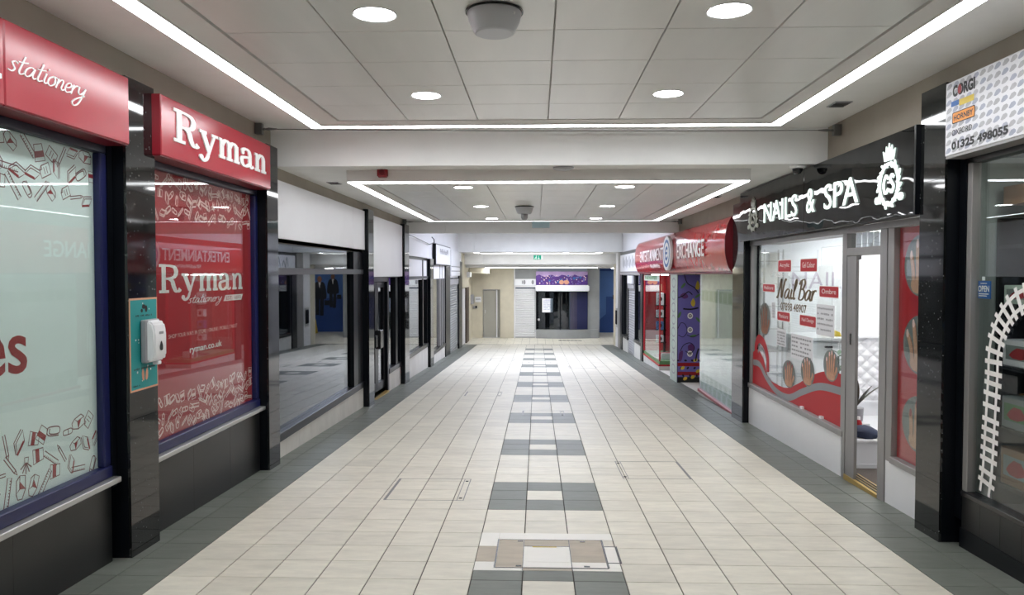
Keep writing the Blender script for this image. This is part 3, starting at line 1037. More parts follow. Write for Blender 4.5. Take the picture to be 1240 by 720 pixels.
prof = [(XP + .012, 1.065), (XP + .085, 1.07), (XP + .10, 1.10), (XP + .10, 1.26), (XP + .088, 1.315), (XP + .06, 1.335), (XP + .012, 1.335)]
MB().prism(prof, 4.855, 5.015, 'y').build('body', 'plastic', ds, bevel=.012, seg=2, smooth=True)
box('back_plate', 'plastic_grey', ds, XP + .0085, XP + .05, 4.845, 5.025, 1.06, 1.34, bevel=.008)
Ink().poly(catmull([(4.935, 1.20), (4.955, 1.165), (4.95, 1.14), (4.92, 1.14), (4.915, 1.165)], 4, True)).build('sensor_window', 'ink_black', ds, FL(XP + .1), .003)
box('nozzle', 'plastic', ds, XP + .05, XP + .092, 4.915, 4.955, 1.045, 1.068, bevel=.004)
Ink().rrect(4.905, 1.245, 4.965, 1.262, .006).build('maker_badge', 'ink_grey', ds, FL(XP + .1), .003)

# ---------------------------------------------------------------- generic black-framed fronts
def front(S, n, label, y0, y1, zs, zt, frame='black', glass='glass_dark', mull=(), trans=(), riser='stone', slabw=.45, sill='black', fw=.05, inset=.03):
    t = empty('window_%d' % n, (S.x, (y0 + y1) / 2, fz(y0)), label, 'shop window', kind='structure')
    S.part('glass', glass, t, inset + .02, inset + .028, y0 + .01, y1 - .01, zs, zt)
    S.part('sill', sill, t, -.02, .08, y0, y1, zs - .09, zs, bevel=.004)
    S.part('head', sill, t, .0, .08, y0, y1, zt, zt + .06)
    for a, b in [(y0, y0 + fw), (y1 - fw, y1)] + list(mull):
        S.part('mullion', frame, t, .0, .07, a, b, zs, zt, bevel=.003)
    for a, b in trans:
        S.part('transom', 'transom' if frame == 'black' else frame, t, -.012, .07, y0, y1, a, b, bevel=.003)
    if riser:
        k = max(1, round((y1 - y0) / slabw))
        for i in range(k):
            a, b = y0 + (y1 - y0) * i / k, y0 + (y1 - y0) * (i + 1) / k
            S.fpart('riser_slab', riser, t, .0, .06, a + .0015, b - .0015, zs - .091)
    return t
w3 = front(LS, 3, 'large tinted window of the empty shop reflecting the mall, with stone riser', 7.53, 11.60, -.008, 1.96, mull=((11.02, 11.30), (11.32, 11.56)), trans=((1.63, 1.70),), fw=.04)
w4 = front(LS, 4, 'narrow tinted window beside the empty shop double door', 13.60, 14.80, -.07, 1.57, mull=((14.3, 14.52),))
w5 = front(LS, 5, 'tinted shop window with transom just past the grey bulkhead', 15.32, 18.52, -.04, 1.95, mull=((17.7, 17.85),), trans=((1.52, 1.58),), fw=.08)
w6 = front(LS, 6, 'far tinted window with silver mullions under the projecting sign box', 19.12, 21.98, -.36, 1.86, mull=((20.9, 20.98), (21.35, 21.43)), frame='alu_grey', sill='black')

def blank(label, panels, z0, z1, d=-.05, m='white_panel', S=LS, name='blank_sign', group='blank white fascia panels', edge=None):
    t = empty(name, (S.x, panels[0][0], z0), label, 'sign panel', group)
    for a, b in panels:
        S.part('panel', m, t, d, -.001, a + .002, b - .002, z0, z1, bevel=.003)
    if edge:
        S.part('edge_strip', edge, t, d - .004, -.001, panels[-1][1], panels[-1][1] + .03, z0, z1)
        S.part('edge_strip', edge, t, d - .004, -.001, panels[0][0] - .03, panels[0][0], z0, z1)
    return t
blank('blank white fascia panel over the large empty shop window', ((7.53, 10.87), (10.87, 11.70)), 2.0, 2.59, d=-.03)
blank('tall blank white fascia panel over the empty shop double door', ((12.06, 14.80),), 1.585, 2.565, d=-.045)
blank('blank white fascia panel in lilac light past the grey bulkhead', ((15.50, 18.55),), 2.01, 2.475, d=-.04)
bs = empty('projecting_sign', (XL, 21.4, 1.86), 'dark-sided projecting sign box with pale face and faint grey lettering', 'sign')
LS.part('box', 'black', bs, -.085, -.001, 19.40, 22.7, 1.865, 2.41, bevel=.004)
LS.part('face', 'white_panel', bs, -.09, -.085, 19.46, 22.64, 1.89, 2.385)
MB().tube([(XL + .06, 19.3, 2.41), (XL + .06, 19.25, 2.50), (XL + .02, 19.15, 2.55)], .012).build('cable', 'black', bs)
blur_text(19.8, 22.3, 2.16, 2.30, 12, rg).build('faint_lettering', 'ink_grey', bs, LS.F(-.09), .002)
bp = blank('white fascia panel with grey stripe over the roller shutter', ((23.12, 25.7),), 1.565, 2.355, d=-.06)
for z in (1.70, 1.84):
    LS.part('stripe', 'ink_grey', bp, -.062, -.06, 23.15, 25.67, z, z + .03)

# empty shop double door
dd = empty('door_1', (XL, 12.8, fz(12.8)), 'black framed glass double door of the empty shop with brass threshold', 'door', kind='structure')
for a, b in ((12.00, 12.10), (13.48, 13.60)):
    LS.fpart('door_post', 'black', dd, -.01, .09, a, b, 1.62)
LS.part('door_head', 'black', dd, -.01, .09, 12.0, 13.6, 1.50, 1.62)
for a, b in ((12.11, 12.78), (12.80, 13.47)):
    leaf = LS.fpart('door_leaf', 'black', dd, .04, .075, a, a + .12, 1.49, lift=.03)
    LS.fpart('stile', 'black', leaf, .04, .075, b - .12, b, 1.49, lift=.03)
    LS.part('rail', 'black', leaf, .04, .075, a + .12, b - .12, 1.40, 1.49)
    LS.fpart('rail', 'black', leaf, .04, .075, a + .12, b - .12, fz(a) + .22, lift=.03)
    LS.part('glass', 'glass_dark', leaf, .054, .06, a + .12, b - .12, fz(a) + .2, 1.41)
LS.part('lock_box', 'plastic_dark', dd, -.05, .04, 12.66, 12.92, .38, .69, bevel=.012)
LS.part('pull_plate', 'plastic_dark', dd, -.02, .04, 12.45, 12.62, .42, .62, bevel=.01)
LS.fpart('threshold', 'brass', dd, -.03, .08, 12.1, 13.5, fz(13.5) + .035)

def shutter(S, name, label, y0, y1, z1, m, slat=.075, d=.03, par=None):
    t = par or empty(name, (S.x, (y0 + y1) / 2, fz(y1)), label, 'shutter')
    z = fz((y0 + y1) / 2) + .04
    first = None
    while z < z1 - slat:
        if first is None:
            o = MB().prism([(S.x + S.s * d, z), (S.x + S.s * (d - .014), z + slat * .25), (S.x + S.s * (d - .014), z + slat * .7), (S.x + S.s * d, z + slat - .004), (S.x + S.s * (d + .01), z + slat - .004), (S.x + S.s * (d + .01), z)], y0, y1, 'y').build('slat', m, t)
            first = o
        else:
            o = bpy.data.objects.new('slat', first.data)
            COL.objects.link(o)
            o.parent = t
            o.location = first.location + Vector((0, 0, z - WP[first.name].z))
        z += slat
    S.part('shutter_box', 'plastic_grey', t, d - .05, d + .08, y0, y1, z + .002, z1 + .12)
    S.fpart('bottom_bar', 'alu', t, d - .015, d + .012, y0, y1, fz((y0 + y1) / 2) + .038, lift=.004)
    return t
shutter(LS, 'roller_shutter', 'grey slatted roller shutter closed under the striped white fascia', 23.12, 25.7, 1.35, 'shutter_grey')
for a, b, l in ((22.0, 23.1, 'wide black shop front post before the roller shutter'), (25.72, 26.85, 'wide black shop front post after the roller shutter')):
    tag(LS.fpart('front_post', 'black', None, -.03, -.002, a, b, 1.86 if a < 23 else 2.05), l, 'post', 'black posts of the far shop fronts')
# after the last shop on the left: doorway and the return wall
lw = empty('wall_far_left', (XL, 29, fz(29)), 'cream wall with pale door reveal beyond the last shop', 'wall', kind='structure')
LS.fpart('reveal', 'white_gloss', lw, .04, .3, 26.87, 28.6, 1.1)
LS.fpart('door_edge', 'brown', lw, -.02, .3, 28.62, 29.6, 1.12)
LS.fpart('return_wall', 'cream', lw, -.01, .3, 29.62, 31.0, 1.9)
LS.part('over_door', 'cream', lw, -.01, .3, 26.87, 29.62, 1.12, 2.4)

# ================================================================== NAIL BAR (right)
NF = FR(2.70)
ns = empty('fascia_sign', (2.7, 8, 2.06), 'glossy black fascia sign with lit lettering and crowned wreath crest', 'sign')
for a, b in ((5.60, 7.88), (7.88, 10.32)):
    RS.part('panel', 'acrylic', ns, -.13, -.002, a + .002, b - .002, 2.062, 2.70, bevel=.003)
RS.part('side_trim', 'black', ns, -.135, -.001, 5.575, 5.60, 2.06, 2.70)
def rword(body, ya, yb, z0, z1, m, par, fr, n, t, bold=.004):
    letters('letter', body, m, par, fr, -ya, -yb, z0, z1, n, t, bold)
rword('NAILS', 9.22, 8.06, 2.238, 2.468, 'neon', ns, NF, .012, .008)
text('letter', '&', 'neon', ns, NF, -7.78, -7.555, 2.238, 2.478, .012, .008, bold=.004)
rword('SPA', 7.31, 6.545, 2.235, 2.468, 'neon', ns, NF, .012, .008)
def crest(par, yc, zc, rx, rz, m, mc, fr, n):
    k = Ink()
    k.ring((-yc, zc), rx * .74, rz * .86, rx * .13)
    for i in range(22):
        a = 2 * math.pi * (i + .5) / 22
        if abs(a - math.pi / 2) < .2:
            continue
        r = 1.0 if i % 2 else .88
        k.disc((-yc + rx * r * math.cos(a) * .9, zc + rz * r * math.sin(a) * .95), rx * .15, rx * .06, 10, a + .7)
    for sx in (-1, 1):
        k.disc((-yc + sx * rx * .95, zc - rz * .62), rx * .2, rx * .15, 10)
    k.build('wreath', m, par, fr, n, .01)
    c = Ink()
    for sx, u in ((0, -.42), (1, .05)):
        pts = [(.36, .7), (.18, .85), (0, .5), (.05, .1), (.22, 0), (.38, .2)] if sx == 0 else [(.36, .72), (.2, .85), (.06, .65), (.22, .45), (.34, .25), (.2, 0), (.02, .12)]
        c.ribbon([(-yc + rx * (u + p[0]) , zc + rz * (p[1] - .42) * .85) for p in catmull(pts, 6)], rx * .11)
    c.build('monogram', m, par, fr, n, .01)
    w = Ink()
    z = zc + rz * 1.0
    b = [(-.34, .05), (-.46, .42), (-.24, .22), (-.22, .58), (-.06, .28), (0, .68), (.06, .28), (.22, .58), (.24, .22), (.46, .42), (.34, .05)]
    w.ribbon([(-yc + rx * p[0], z + rz * p[1]) for p in b], rx * .1, True)
    w.build('crown_outline', m, par, fr, n, .01)
    Ink().poly([(-yc - rx * .3, z + rz * .08), (-yc + rx * .3, z + rz * .08), (-yc + rx * .34, z + rz * .24), (-yc, z + rz * .3), (-yc - rx * .34, z + rz * .24)]).build('crown', mc, par, fr, n, .01)
crest(ns, 5.985, 2.325, .205, .18, 'neon', 'neon_warm', NF, .012)
crest(ns, 9.68, 2.325, .2, .155, 'unlit', 'unlit', NF, .012)

nw = empty('window_7', (XR, 8.6, fz(8.6)), 'nail bar window with red badges, script lettering and red wave', 'shop window', kind='structure')
RS.part('glass', 'glass', nw, .03, .036, 7.17, 10.26, .19, 2.0)
RS.part('head', 'alu_grey', nw, -.005, .07, 5.60, 10.30, 2.003, 2.06, bevel=.004)
RS.part('sill', 'alu_grey', nw, -.02, .07, 7.13, 10.28, .13, .19, bevel=.004)
for a, b in ((10.22, 10.28), (7.15, 7.21)):
    RS.part('mullion', 'alu_grey', nw, 0, .07, a, b, .19, 2.003, bevel=.004)
for a, b in ((7.19, 8.7), (8.7, 10.29)):
    RS.fpart('riser_board', 'white_gloss', nw, .0, .05, a + .001, b - .001, .129)
GF = RS.F(.029)
def badge(body, ya, yb, za, zb):
    Ink().rrect(-ya, za, -yb, zb, .022).build('badge_border', 'ink_white', nw, GF, .0008)
    p = Ink().rrect(-ya + .012, za + .008, -yb - .012, zb - .008, .018).build('badge', 'red_vinyl', nw, GF, .0014)
    text('badge_text', body, 'ink_white', p, GF, -ya + .07, -yb - .07, za + (zb - za) * .33, zb - (zb - za) * .27, .002)
badge('Acrylic', 9.20, 8.72, 1.655, 1.80)
badge('Gel Colour', 8.43, 7.92, 1.655, 1.80)
badge('Pedicure', 9.80, 9.30, 1.41, 1.515)
badge('Ombre', 7.86, 7.35, 1.40, 1.52)
badge('Manicure', 9.21, 8.74, 1.085, 1.20)
badge('Nail Design', 8.43, 7.93, 1.075, 1.20)
script_ink('Nail Bar', .3, .22, thin=.1).fit(-9.25, -7.92, 1.345, 1.585).build('lettering', 'gold', nw, GF, .0016)
text('lettering', '07898 48907', 'gold', nw, GF, -9.08, -8.22, 1.215, 1.305, .0016, bold=.02)
blur_text(-9.45, -9.0, 1.60, 1.65, 7, rg).build('lettering', 'ink_white', nw, GF, .0012)

def nail_photo(par, yc, zc, ry, rz, n, skin, fr, tilt=0.):
    """oval photograph print of a hand with painted nails"""
    p = Ink().disc((-yc, zc), ry, rz).build('hand_photo', 'print_grey', par, fr, n)
    k, nl, sh_ = Ink(), Ink(), Ink()
    k.poly(catmull([(-yc - ry * .42, zc - rz * .86), (-yc + ry * .42, zc - rz * .86), (-yc + ry * .5, zc - rz * .45), (-yc - ry * .5, zc - rz * .45)], 4, True))
    for i, (b0, t0, hgt) in enumerate(((-.42, -.62, .30), (-.17, -.26, .66), (.08, .06, .78), (.33, .40, .60))):
        pts = catmull([(-yc + ry * b0, zc - rz * .62), (-yc + ry * (b0 * .7 + t0 * .3 + tilt * .1), zc - rz * .1), (-yc + ry * (t0 + tilt * .3), zc + rz * hgt)], 6)
        k.ribbon(pts, ry * .21)
        k.disc(pts[-1], ry * .105, rz * .08, 10)
        sh_.ribbon([(p[0] + ry * .115, p[1]) for p in pts[2:]], ry * .035)
        e = pts[-1]
        nl.disc((e[0] + tilt * ry * .03, e[1] + rz * .05), ry * .075, rz * .15, 10, -.25 * tilt)
    th = catmull([(-yc + ry * .38, zc - rz * .6), (-yc + ry * .66, zc - rz * .3), (-yc + ry * .74, zc + rz * .0)], 6)
    k.ribbon(th, ry * .2)
    k.build('hand_print', skin, p, fr, n + .0006)
    sh_.build('finger_lines', 'skin_dark' if skin == 'skin' else 'brown', p, fr, n + .0030)
    nl.build('nail_print', 'alarm' if tilt > .3 else 'ink_pink' if skin == 'skin' else 'gold', p, fr, n + .0034)
nail_photo(nw, 9.70, 1.07, .235, .205, .002, 'skin_dark', GF)
nail_photo(nw, 8.76, .50, .225, .155, .003, 'skin', GF, .4)
nail_photo(nw, 8.16, .605, .205, .155, .003, 'skin', GF, -.3)
nail_photo(nw, 7.52, .745, .195, .155, .003, 'skin', GF, .3)
# red wave: bottom red field with grey ribbon and a curl at the far end
top = catmull([(-10.21, .60), (-10.0, .66), (-9.75, .56), (-9.55, .36), (-9.2, .32), (-8.85, .33), (-8.5, .42), (-8.1, .56), (-7.7, .665), (-7.21, .70)], 8)
wv = Ink().poly([(top[0][0], .192), (top[-1][0], .192)] + top[::-1])
wv.ribbon(catmull([(-10.02, .50), (-10.08, .68), (-9.95, .80), (-9.72, .75), (-9.58, .60), (-9.56, .42)], 8), .11)
wv.build('wave', 'red_vinyl', nw, GF, .0008)
gw = Ink()
gw.ribbon(catmull([(-10.2, .47), (-9.9, .47), (-9.6, .34), (-9.2, .235), (-8.75, .235), (-8.3, .37), (-7.8, .50), (-7.21, .535)], 8), .075)
gw.ribbon(catmull([(-9.98, .62), (-9.88, .70), (-9.72, .66), (-9.62, .56)], 6), .035)
gw.build('wave_band', 'grey_vinyl', nw, GF, .0018)
for y in (8.28, 7.72):
    RS.part('sill_clip', 'plastic', nw, .0, .03, y - .03, y + .03, .19, .215)
for ya, yb, za, zb in ((9.42, 9.28, 1.10, 1.29), (9.22, 8.88, .79, .99), (8.70, 8.02, .70, .97), (7.93, 7.45, 1.02, 1.33)):
    sh = Ink().rect(-ya, za, -yb, zb).build('price_sheet', 'white_panel', nw, GF, .0004)
    q = Ink()
    for r_ in range(5):
        q.put(blur_text(-ya + .03, -yb - .03, zb - .03 - r_ * (zb - za) * .17 - .02, zb - .03 - r_ * (zb - za) * .17, 9, rg))
    q.build('print', 'ink_grey', sh, GF, .0007)

nd = empty('door_2', (XR, 6.7, fz(6.7)), 'open grey aluminium door frame of the nail bar with brass threshold', 'door', kind='structure')
RS.fpart('frame_post', 'alu_grey', nd, -.01, .07, 7.08, 7.148, 2.003)
RS.fpart('frame_post', 'alu_grey', nd, -.01, .07, 6.28, 6.40, 2.003)
RS.part('transom', 'alu_grey', nd, -.01, .07, 6.40, 7.08, 1.80, 1.87, bevel=.004)
RS.part('fanlight_glass', 'glass', nd, .03, .036, 6.40, 7.08, 1.87, 2.003)
for k in range(5):
    RS.part('blind_slat', 'white_panel', nd, .05, .054, 6.45 + k * .12, 6.54 + k * .12, 1.875, 2.0)
# door leaf swung back against the window end of the opening
leaf = RS.fpart('door_leaf', 'alu_grey', nd, -.006, .02, 6.88, 7.075, 1.795, lift=.02)
RS.part('lock', 'plastic_dark', leaf, -.012, -.006, 6.97, 6.99, 1.0, 1.10)
RS.fpart('door_leaf', 'alu_grey', nd, .06, .62, 6.405, 6.45, 1.795, lift=.03)
RS.part('closer', 'plastic_grey', nd, .0, .06, 6.93, 7.02, 1.765, 1.80)
RS.fpart('threshold', 'brass', nd, -.015, .12, 6.40, 7.08, fz(7.08) + .05)
for k in range(3):
    RS.fpart('threshold_groove', 'steel', nd, .012 + k * .035, .018 + k * .035, 6.41, 7.07, fz(7.07) + .062, lift=.005)

nr = empty('window_8', (XR, 5.95, fz(5.95)), 'tall red vinyl panel with oval manicure photographs beside the nail bar door', 'shop window', kind='structure')
RS.part('glass', 'glass', nr, .03, .036, 5.57, 6.24, .18, 2.0)
RS.part('film', 'red_vinyl', nr, .042, .046, 5.57, 6.24, .18, 2.0)
RS.part('mullion', 'alu_grey', nr, -.005, .07, 6.17, 6.275, .13, 2.003, bevel=.003)
RS.part('sill', 'alu_grey', nr, -.02, .07, 5.57, 6.17, .13, .18, bevel=.004)
RS.fpart('riser_board', 'white_gloss', nr, .0, .05, 5.57, 6.275, .129)
RF = RS.F(.042)
nail_photo(nr, 5.83, 1.70, .26, .235, .001, 'skin', RF, .2)
nail_photo(nr, 5.83, 1.10, .26, .225, .001, 'skin', RF, -.3)
nail_photo(nr, 5.83, .50, .26, .215, .001, 'skin', RF, .5)

# --- nail bar interior
NZ = -.23
ni = empty('wall_nail_bar', (4, 8, NZ), 'white inside walls and ceiling of the nail bar', 'wall', kind='structure')
box('side_wall', 'white_gloss', ni, 2.95, 5.4, 10.22, 10.30, NZ, 2.2)
box('back_wall', 'white_gloss', ni, 5.4, 5.5, 5.6, 10.3, NZ, 2.2)
box('near_wall', 'white_gloss', ni, 2.95, 5.4, 5.6, 5.68, NZ, 2.2)
box('ceiling_board', 'ceil', ni, 2.95, 5.5, 5.6, 10.3, 2.2, 2.3)
fn = empty('floor_nail_bar', (4, 8, NZ), 'pale shop floor and brown entrance mat of the nail bar', 'floor', kind='structure')
box('boards', 'white_gloss', fn, 2.88, 5.4, 5.68, 10.22, NZ - .2, NZ)
box('entrance_mat', 'carpet', fn, 2.95, 4.2, 6.0, 8.2, NZ, NZ + .012)
for i, y in enumerate((6.8, 8.2, 9.5)):
    t = empty('ceiling_light', (4.1, y, 2.2), ('square ceiling light just inside the nail bar door', 'square ceiling light in the middle of the nail bar', 'square ceiling light above the padded wall')[i], 'light', 'square ceiling lights in the nail bar')
    box('frame', 'white_panel', t, 3.75, 4.45, y - .35, y + .35, 2.17, 2.2)
    box('diffuser', 'shoplight', t, 3.78, 4.42, y - .32, y + .32, 2.165, 2.17)
# padded panel: tufted leatherette, one part for each diamond
pd = empty('padded_wall_panel', (4.3, 10.2, NZ), 'white diamond-tufted padded panel on the nail bar wall', 'wall panel')
box('backing_board', 'white_gloss', pd, 3.3, 5.3, 10.19, 10.219, NZ, .80)
box('top_rail', 'white_gloss', pd, 3.3, 5.3, 10.12, 10.219, .80, .83)
box('lower_rail', 'white_gloss', pd, 3.3, 5.3, 10.13, 10.189, -.06, -.03)
a_, b_ = .085, .075
dm = None
row = 0
z = -.03 + b_
while z < .76:
    x = 3.4 + (a_ if row % 2 else 0)
    while x < 5.2:
        if dm is None:
            n_ = 4
            vs = [(0, -.05, 0)] + [(.45 * a_ * c, -.036, .45 * b_ * s) for c, s in ((1, 0), (0, 1), (-1, 0), (0, -1), (.5, .5), (-.5, .5), (-.5, -.5), (.5, -.5))] + [(a_ * c, 0, b_ * s) for c, s in ((1, 0), (0, 1), (-1, 0), (0, -1))]
            fs = [(0, 1, 5), (0, 5, 2), (0, 2, 6), (0, 6, 3), (0, 3, 7), (0, 7, 4), (0, 4, 8), (0, 8, 1),
                  (1, 9, 10, 5), (5, 10, 2), (2, 10, 11, 6), (6, 11, 3), (3, 11, 12, 7), (7, 12, 4), (4, 12, 9, 8), (8, 9, 1)]
            o = MB().add(vs, fs).build('tuft', 'upholstery', pd, local=True, fix=True)
            o.data.polygons.foreach_set('use_smooth', [True] * len(o.data.polygons))
            dm = o.data
        else:
            o = bpy.data.objects.new('tuft', dm)
            COL.objects.link(o)
            o.parent = pd
        o.location = Vector((x, 10.189, z)) - WP[pd.name]
        x += 2 * a_
    z += b_
    row += 1
text('wall_lettering', 'NAIL', 'wall_text', ni, FB(10.219), 3.36, 4.0, 1.44, 1.66, .004)
bn = empty('white_plinth', (3.2, 7.5, NZ), 'white boxed plinth just inside the nail bar door', 'plinth')
box('base', 'white_gloss', bn, 3.02, 3.285, 7.36, 7.9, NZ + .012, NZ + .05)
box('body', 'white_gloss', bn, 3.03, 3.27, 7.37, 7.9, NZ + .05, .03, bevel=.004)
box('top', 'white_gloss', bn, 3.01, 3.30, 7.35, 7.9, .03, .058, bevel=.004)
bag = MB()
rs = random.Random(5)
vs = []
for j in range(5):
    for i in range(14):
        a = 2 * math.pi * i / 14
        r = (.13, .15, .13, .09, .03)[j] * (1 + rs.uniform(-.15, .15))
        vs.append((3.17 + r * math.cos(a) * 1.0, 7.52 + r * math.sin(a) * 1.05, .058 + (.0, .03, .06, .085, .10)[j] + rs.uniform(0, .008)))
fs = [(j * 14 + i, j * 14 + (i + 1) % 14, (j + 1) * 14 + (i + 1) % 14, (j + 1) * 14 + i) for j in range(4) for i in range(14)] + [tuple(range(14))[::-1], tuple(range(56, 70))]
tag(MB().add(vs, fs).build('cloth_bag', 'bag', smooth=True), 'crumpled dark blue cloth bag on the white plinth', 'bag')
br = empty('bottle', (3.22, 7.74, .058), 'small red and blue bottle behind the crumpled cloth bag', 'bottle')
MB().lathe([(.03, 0), (.033, .01), (.033, .09), (.015, .12)], (3.22, 7.74, .058), 14).build('body', 'red_vinyl', br, smooth=True)
MB().lathe([(.034, .03), (.034, .07)], (3.22, 7.74, .058), 14, cap=False).build('label_band', 'blue_sign', br)
MB().lathe([(.016, .12), (.016, .15)], (3.22, 7.74, .058), 14).build('cap', 'ink_white', br)
pl = empty('potted_plant', (3.30, 8.02, NZ), 'dark long-leaved plant in a white pot inside the nail bar door', 'plant')
box('stand', 'white_gloss', pl, 3.19, 3.41, 7.92, 8.12, NZ + .012, .10)
MB().lathe([(.06, .10), (.075, .12), (.085, .25), (.08, .25)], (3.30, 8.02, .0), 18).build('pot', 'plastic_grey', pl, smooth=True)
for k, (dx, dy, h) in enumerate(((.26, -.05, .36), (.10, -.16, .30), (-.05, .1, .28), (.0, -.05, .34))):
    c0 = Vector((3.30, 8.02, .25))
    m0 = Vector((dx, dy, h))
    sd = Vector((-dy, dx, 0)).normalized()
    L = MB()
    vs, fs = [], []
    for i in range(7):
        t_ = i / 6
        w = .03 * math.sin(math.pi * min(1, t_ * .9 + .1)) + .003
        c = c0 + m0 * t_ + Vector((0, 0, -.12 * t_ * t_ * (1 if k == 0 else .4)))
        vs += [c - sd * w, c + Vector((0, 0, -.006)), c + sd * w]
        if i:
            q = 3 * i
            fs += [(q - 3, q - 2, q + 1, q), (q - 2, q - 1, q + 2, q + 1)]
    L.add(vs, fs).build('leaf', 'leaf', pl, smooth=True, fix=False)
cn = empty('reception_counter', (3.6, 9.2, NZ), 'white reception counter with glass top seen through the nail bar window', 'counter')
MB().prism([(3.12, 9.05), (3.5, 8.95), (3.6, 9.05), (3.6, 9.75), (3.15, 9.75)], NZ, .86, 'z').build('body', 'white_gloss', cn, bevel=.02, seg=2, smooth=True)
MB().prism([(3.08, 9.0), (3.5, 8.9), (3.65, 9.0), (3.65, 9.79), (3.1, 9.79)], .861, .90, 'z').build('top', 'white_panel', cn, bevel=.006)
box('drawer_slot', 'plastic_dark', cn, 3.34, 3.42, 8.955, 8.99, .78, .80)
tag(MB().prism([(3.40, .901), (3.58, .901), (3.56, .95), (3.47, .985), (3.42, .94)], 9.1, 9.3, 'y').build('folded_cloth', 'yellow', bevel=.006), 'folded yellow cloth on the reception counter', 'cloth')
rk = empty('polish_rack', (3.05, 10.0, NZ), 'narrow chrome display rack at the far end of the nail bar window', 'rack')
for x, y in ((2.92, 9.95), (3.16, 9.95), (2.92, 10.15), (3.16, 10.15)):
    MB().tube([(x, y, NZ), (x, y, 1.95)], .012).build('upright', 'alu', rk)
for k in range(7):
    box('shelf', 'alu', rk, 2.91, 3.17, 9.94, 10.16, .05 + k * .29, .065 + k * .29)
fp = empty('potted_plant', (3.25, 8.35, NZ), 'green leafy plant behind the red wave of the nail bar window', 'plant')
MB().lathe([(.08, NZ), (.11, NZ + .25), (.10, NZ + .25)], (3.25, 8.35, 0), 16).build('pot', 'plastic', fp, smooth=True)
MB().tube([(3.25, 8.35, NZ + .2), (3.25, 8.33, .3), (3.25, 8.35, .75)], .01).build('stem', 'leaf', fp)
for k in range(26):
    a = k * 2.4
    h = .28 + k * .02
    c0 = Vector((3.25, 8.35, h))
    d = Vector((math.cos(a), math.sin(a), .5)).normalized() * .12
    sd = Vector((-d.y, d.x, 0)).normalized() * .03
    MB().add([c0, c0 + d * .5 + sd, c0 + d, c0 + d * .5 - sd], [(0, 1, 2, 3)]).build('leaf', 'leaf_green', fp, fix=False)

# ================================================================== TOY SHOP (near right)
ts = empty('fascia_sign', (2.7, 4, 2.41), 'white toy shop fascia sign printed with small grey cars and a telephone number', 'sign')
RS.part('panel', 'white_panel', ts, -.13, -.002, 2.2, 5.192, 2.413, 2.888, bevel=.003)
RS.part('underside_trim', 'alu_grey', ts, -.125, -.002, 2.2, 5.19, 2.395, 2.413)
CF = FR(2.70)
car = Ink()
car.poly([(-.5, -.12), (-.35, .05), (-.1, .22), (.3, .2), (.5, .02), (.48, -.16), (.1, -.26), (-.3, -.24)])
cl, cd = Ink(), Ink()
rc = random.Random(11)
for i in range(40):
    for j in range(9):
        if i < 6 and j > 0 and (j % 2 == 0):
            pass
        u, v = -5.15 + i * .075, 2.445 + j * .052
        (cl if (i + j) % 3 else cd).put(car, u + rc.uniform(-.004, .004), v, .068, .068, .18)
cl.build('car_print', 'print_cars', ts, CF, .0012)
cd.build('car_print', 'print_cars_blue', ts, CF, .0012)
text('lettering', 'CORGI', 'ink_black', ts, CF, -5.105, -4.85, 2.78, 2.855, .003, bold=.05)
Ink().disc((-5.022, 2.818), .022, .03).build('lettering_spot', 'alarm', ts, CF, .0035)
Ink().rect(-5.12, 2.722, -5.03, 2.755).build('brand_patch', 'blue_sign', ts, CF, .003)
Ink().rect(-5.025, 2.712, -4.86, 2.752).build('brand_patch', 'yellow', ts, CF, .003)
Ink().rrect(-5.105, 2.608, -4.845, 2.682, .012).build('brand_patch', 'ink_black', ts, CF, .003)
Ink().rrect(-5.098, 2.614, -4.852, 2.676, .01).build('brand_patch', 'orange', ts, CF, .0036)
text('lettering', 'HORNBY', 'ink_black', ts, CF, -5.085, -4.865, 2.626, 2.662, .0042, bold=.03)
text('lettering', 'OXFORD', 'ink_black', ts, CF, -5.105, -4.875, 2.533, 2.570, .003, bold=.005)
text('lettering', '01325 498055', 'ink_black', ts, CF, -5.108, -4.505, 2.440, 2.494, .003, bold=.045)

tw = empty('window_10', (XR, 4.3, fz(4.3)), 'toy shop window with a white railway track decal over dark shelves', 'shop window', kind='structure')
RS.part('glass', 'glass', tw, .035, .043, 2.65, 5.12, .20, 2.38)
RS.part('mullion', 'alu_grey', tw, .0, .06, 5.10, 5.155, .2, 2.38, bevel=.004)
RS.part('mullion', 'black', tw, -.005, .08, 5.155, 5.236, .0, 2.41)
RS.part('head', 'plastic_dark', tw, .0, .08, 2.65, 5.155, 2.36, 2.412)
RS.part('sill', 'plastic_dark', tw, -.012, .08, 2.65, 5.155, .165, .20, bevel=.004)
for k in range(12):
    a = 5.155 - (k + 1) * .212
    RS.fpart('riser_tile', 'riser_black', tw, .0, .04, a + .0015, a + .212 - .0015, .163, lift=.10)
RS.fpart('plinth', 'black', tw, -.012, .05, 2.65, 5.155, fz(5.155) + .13)
TF = RS.F(.034)
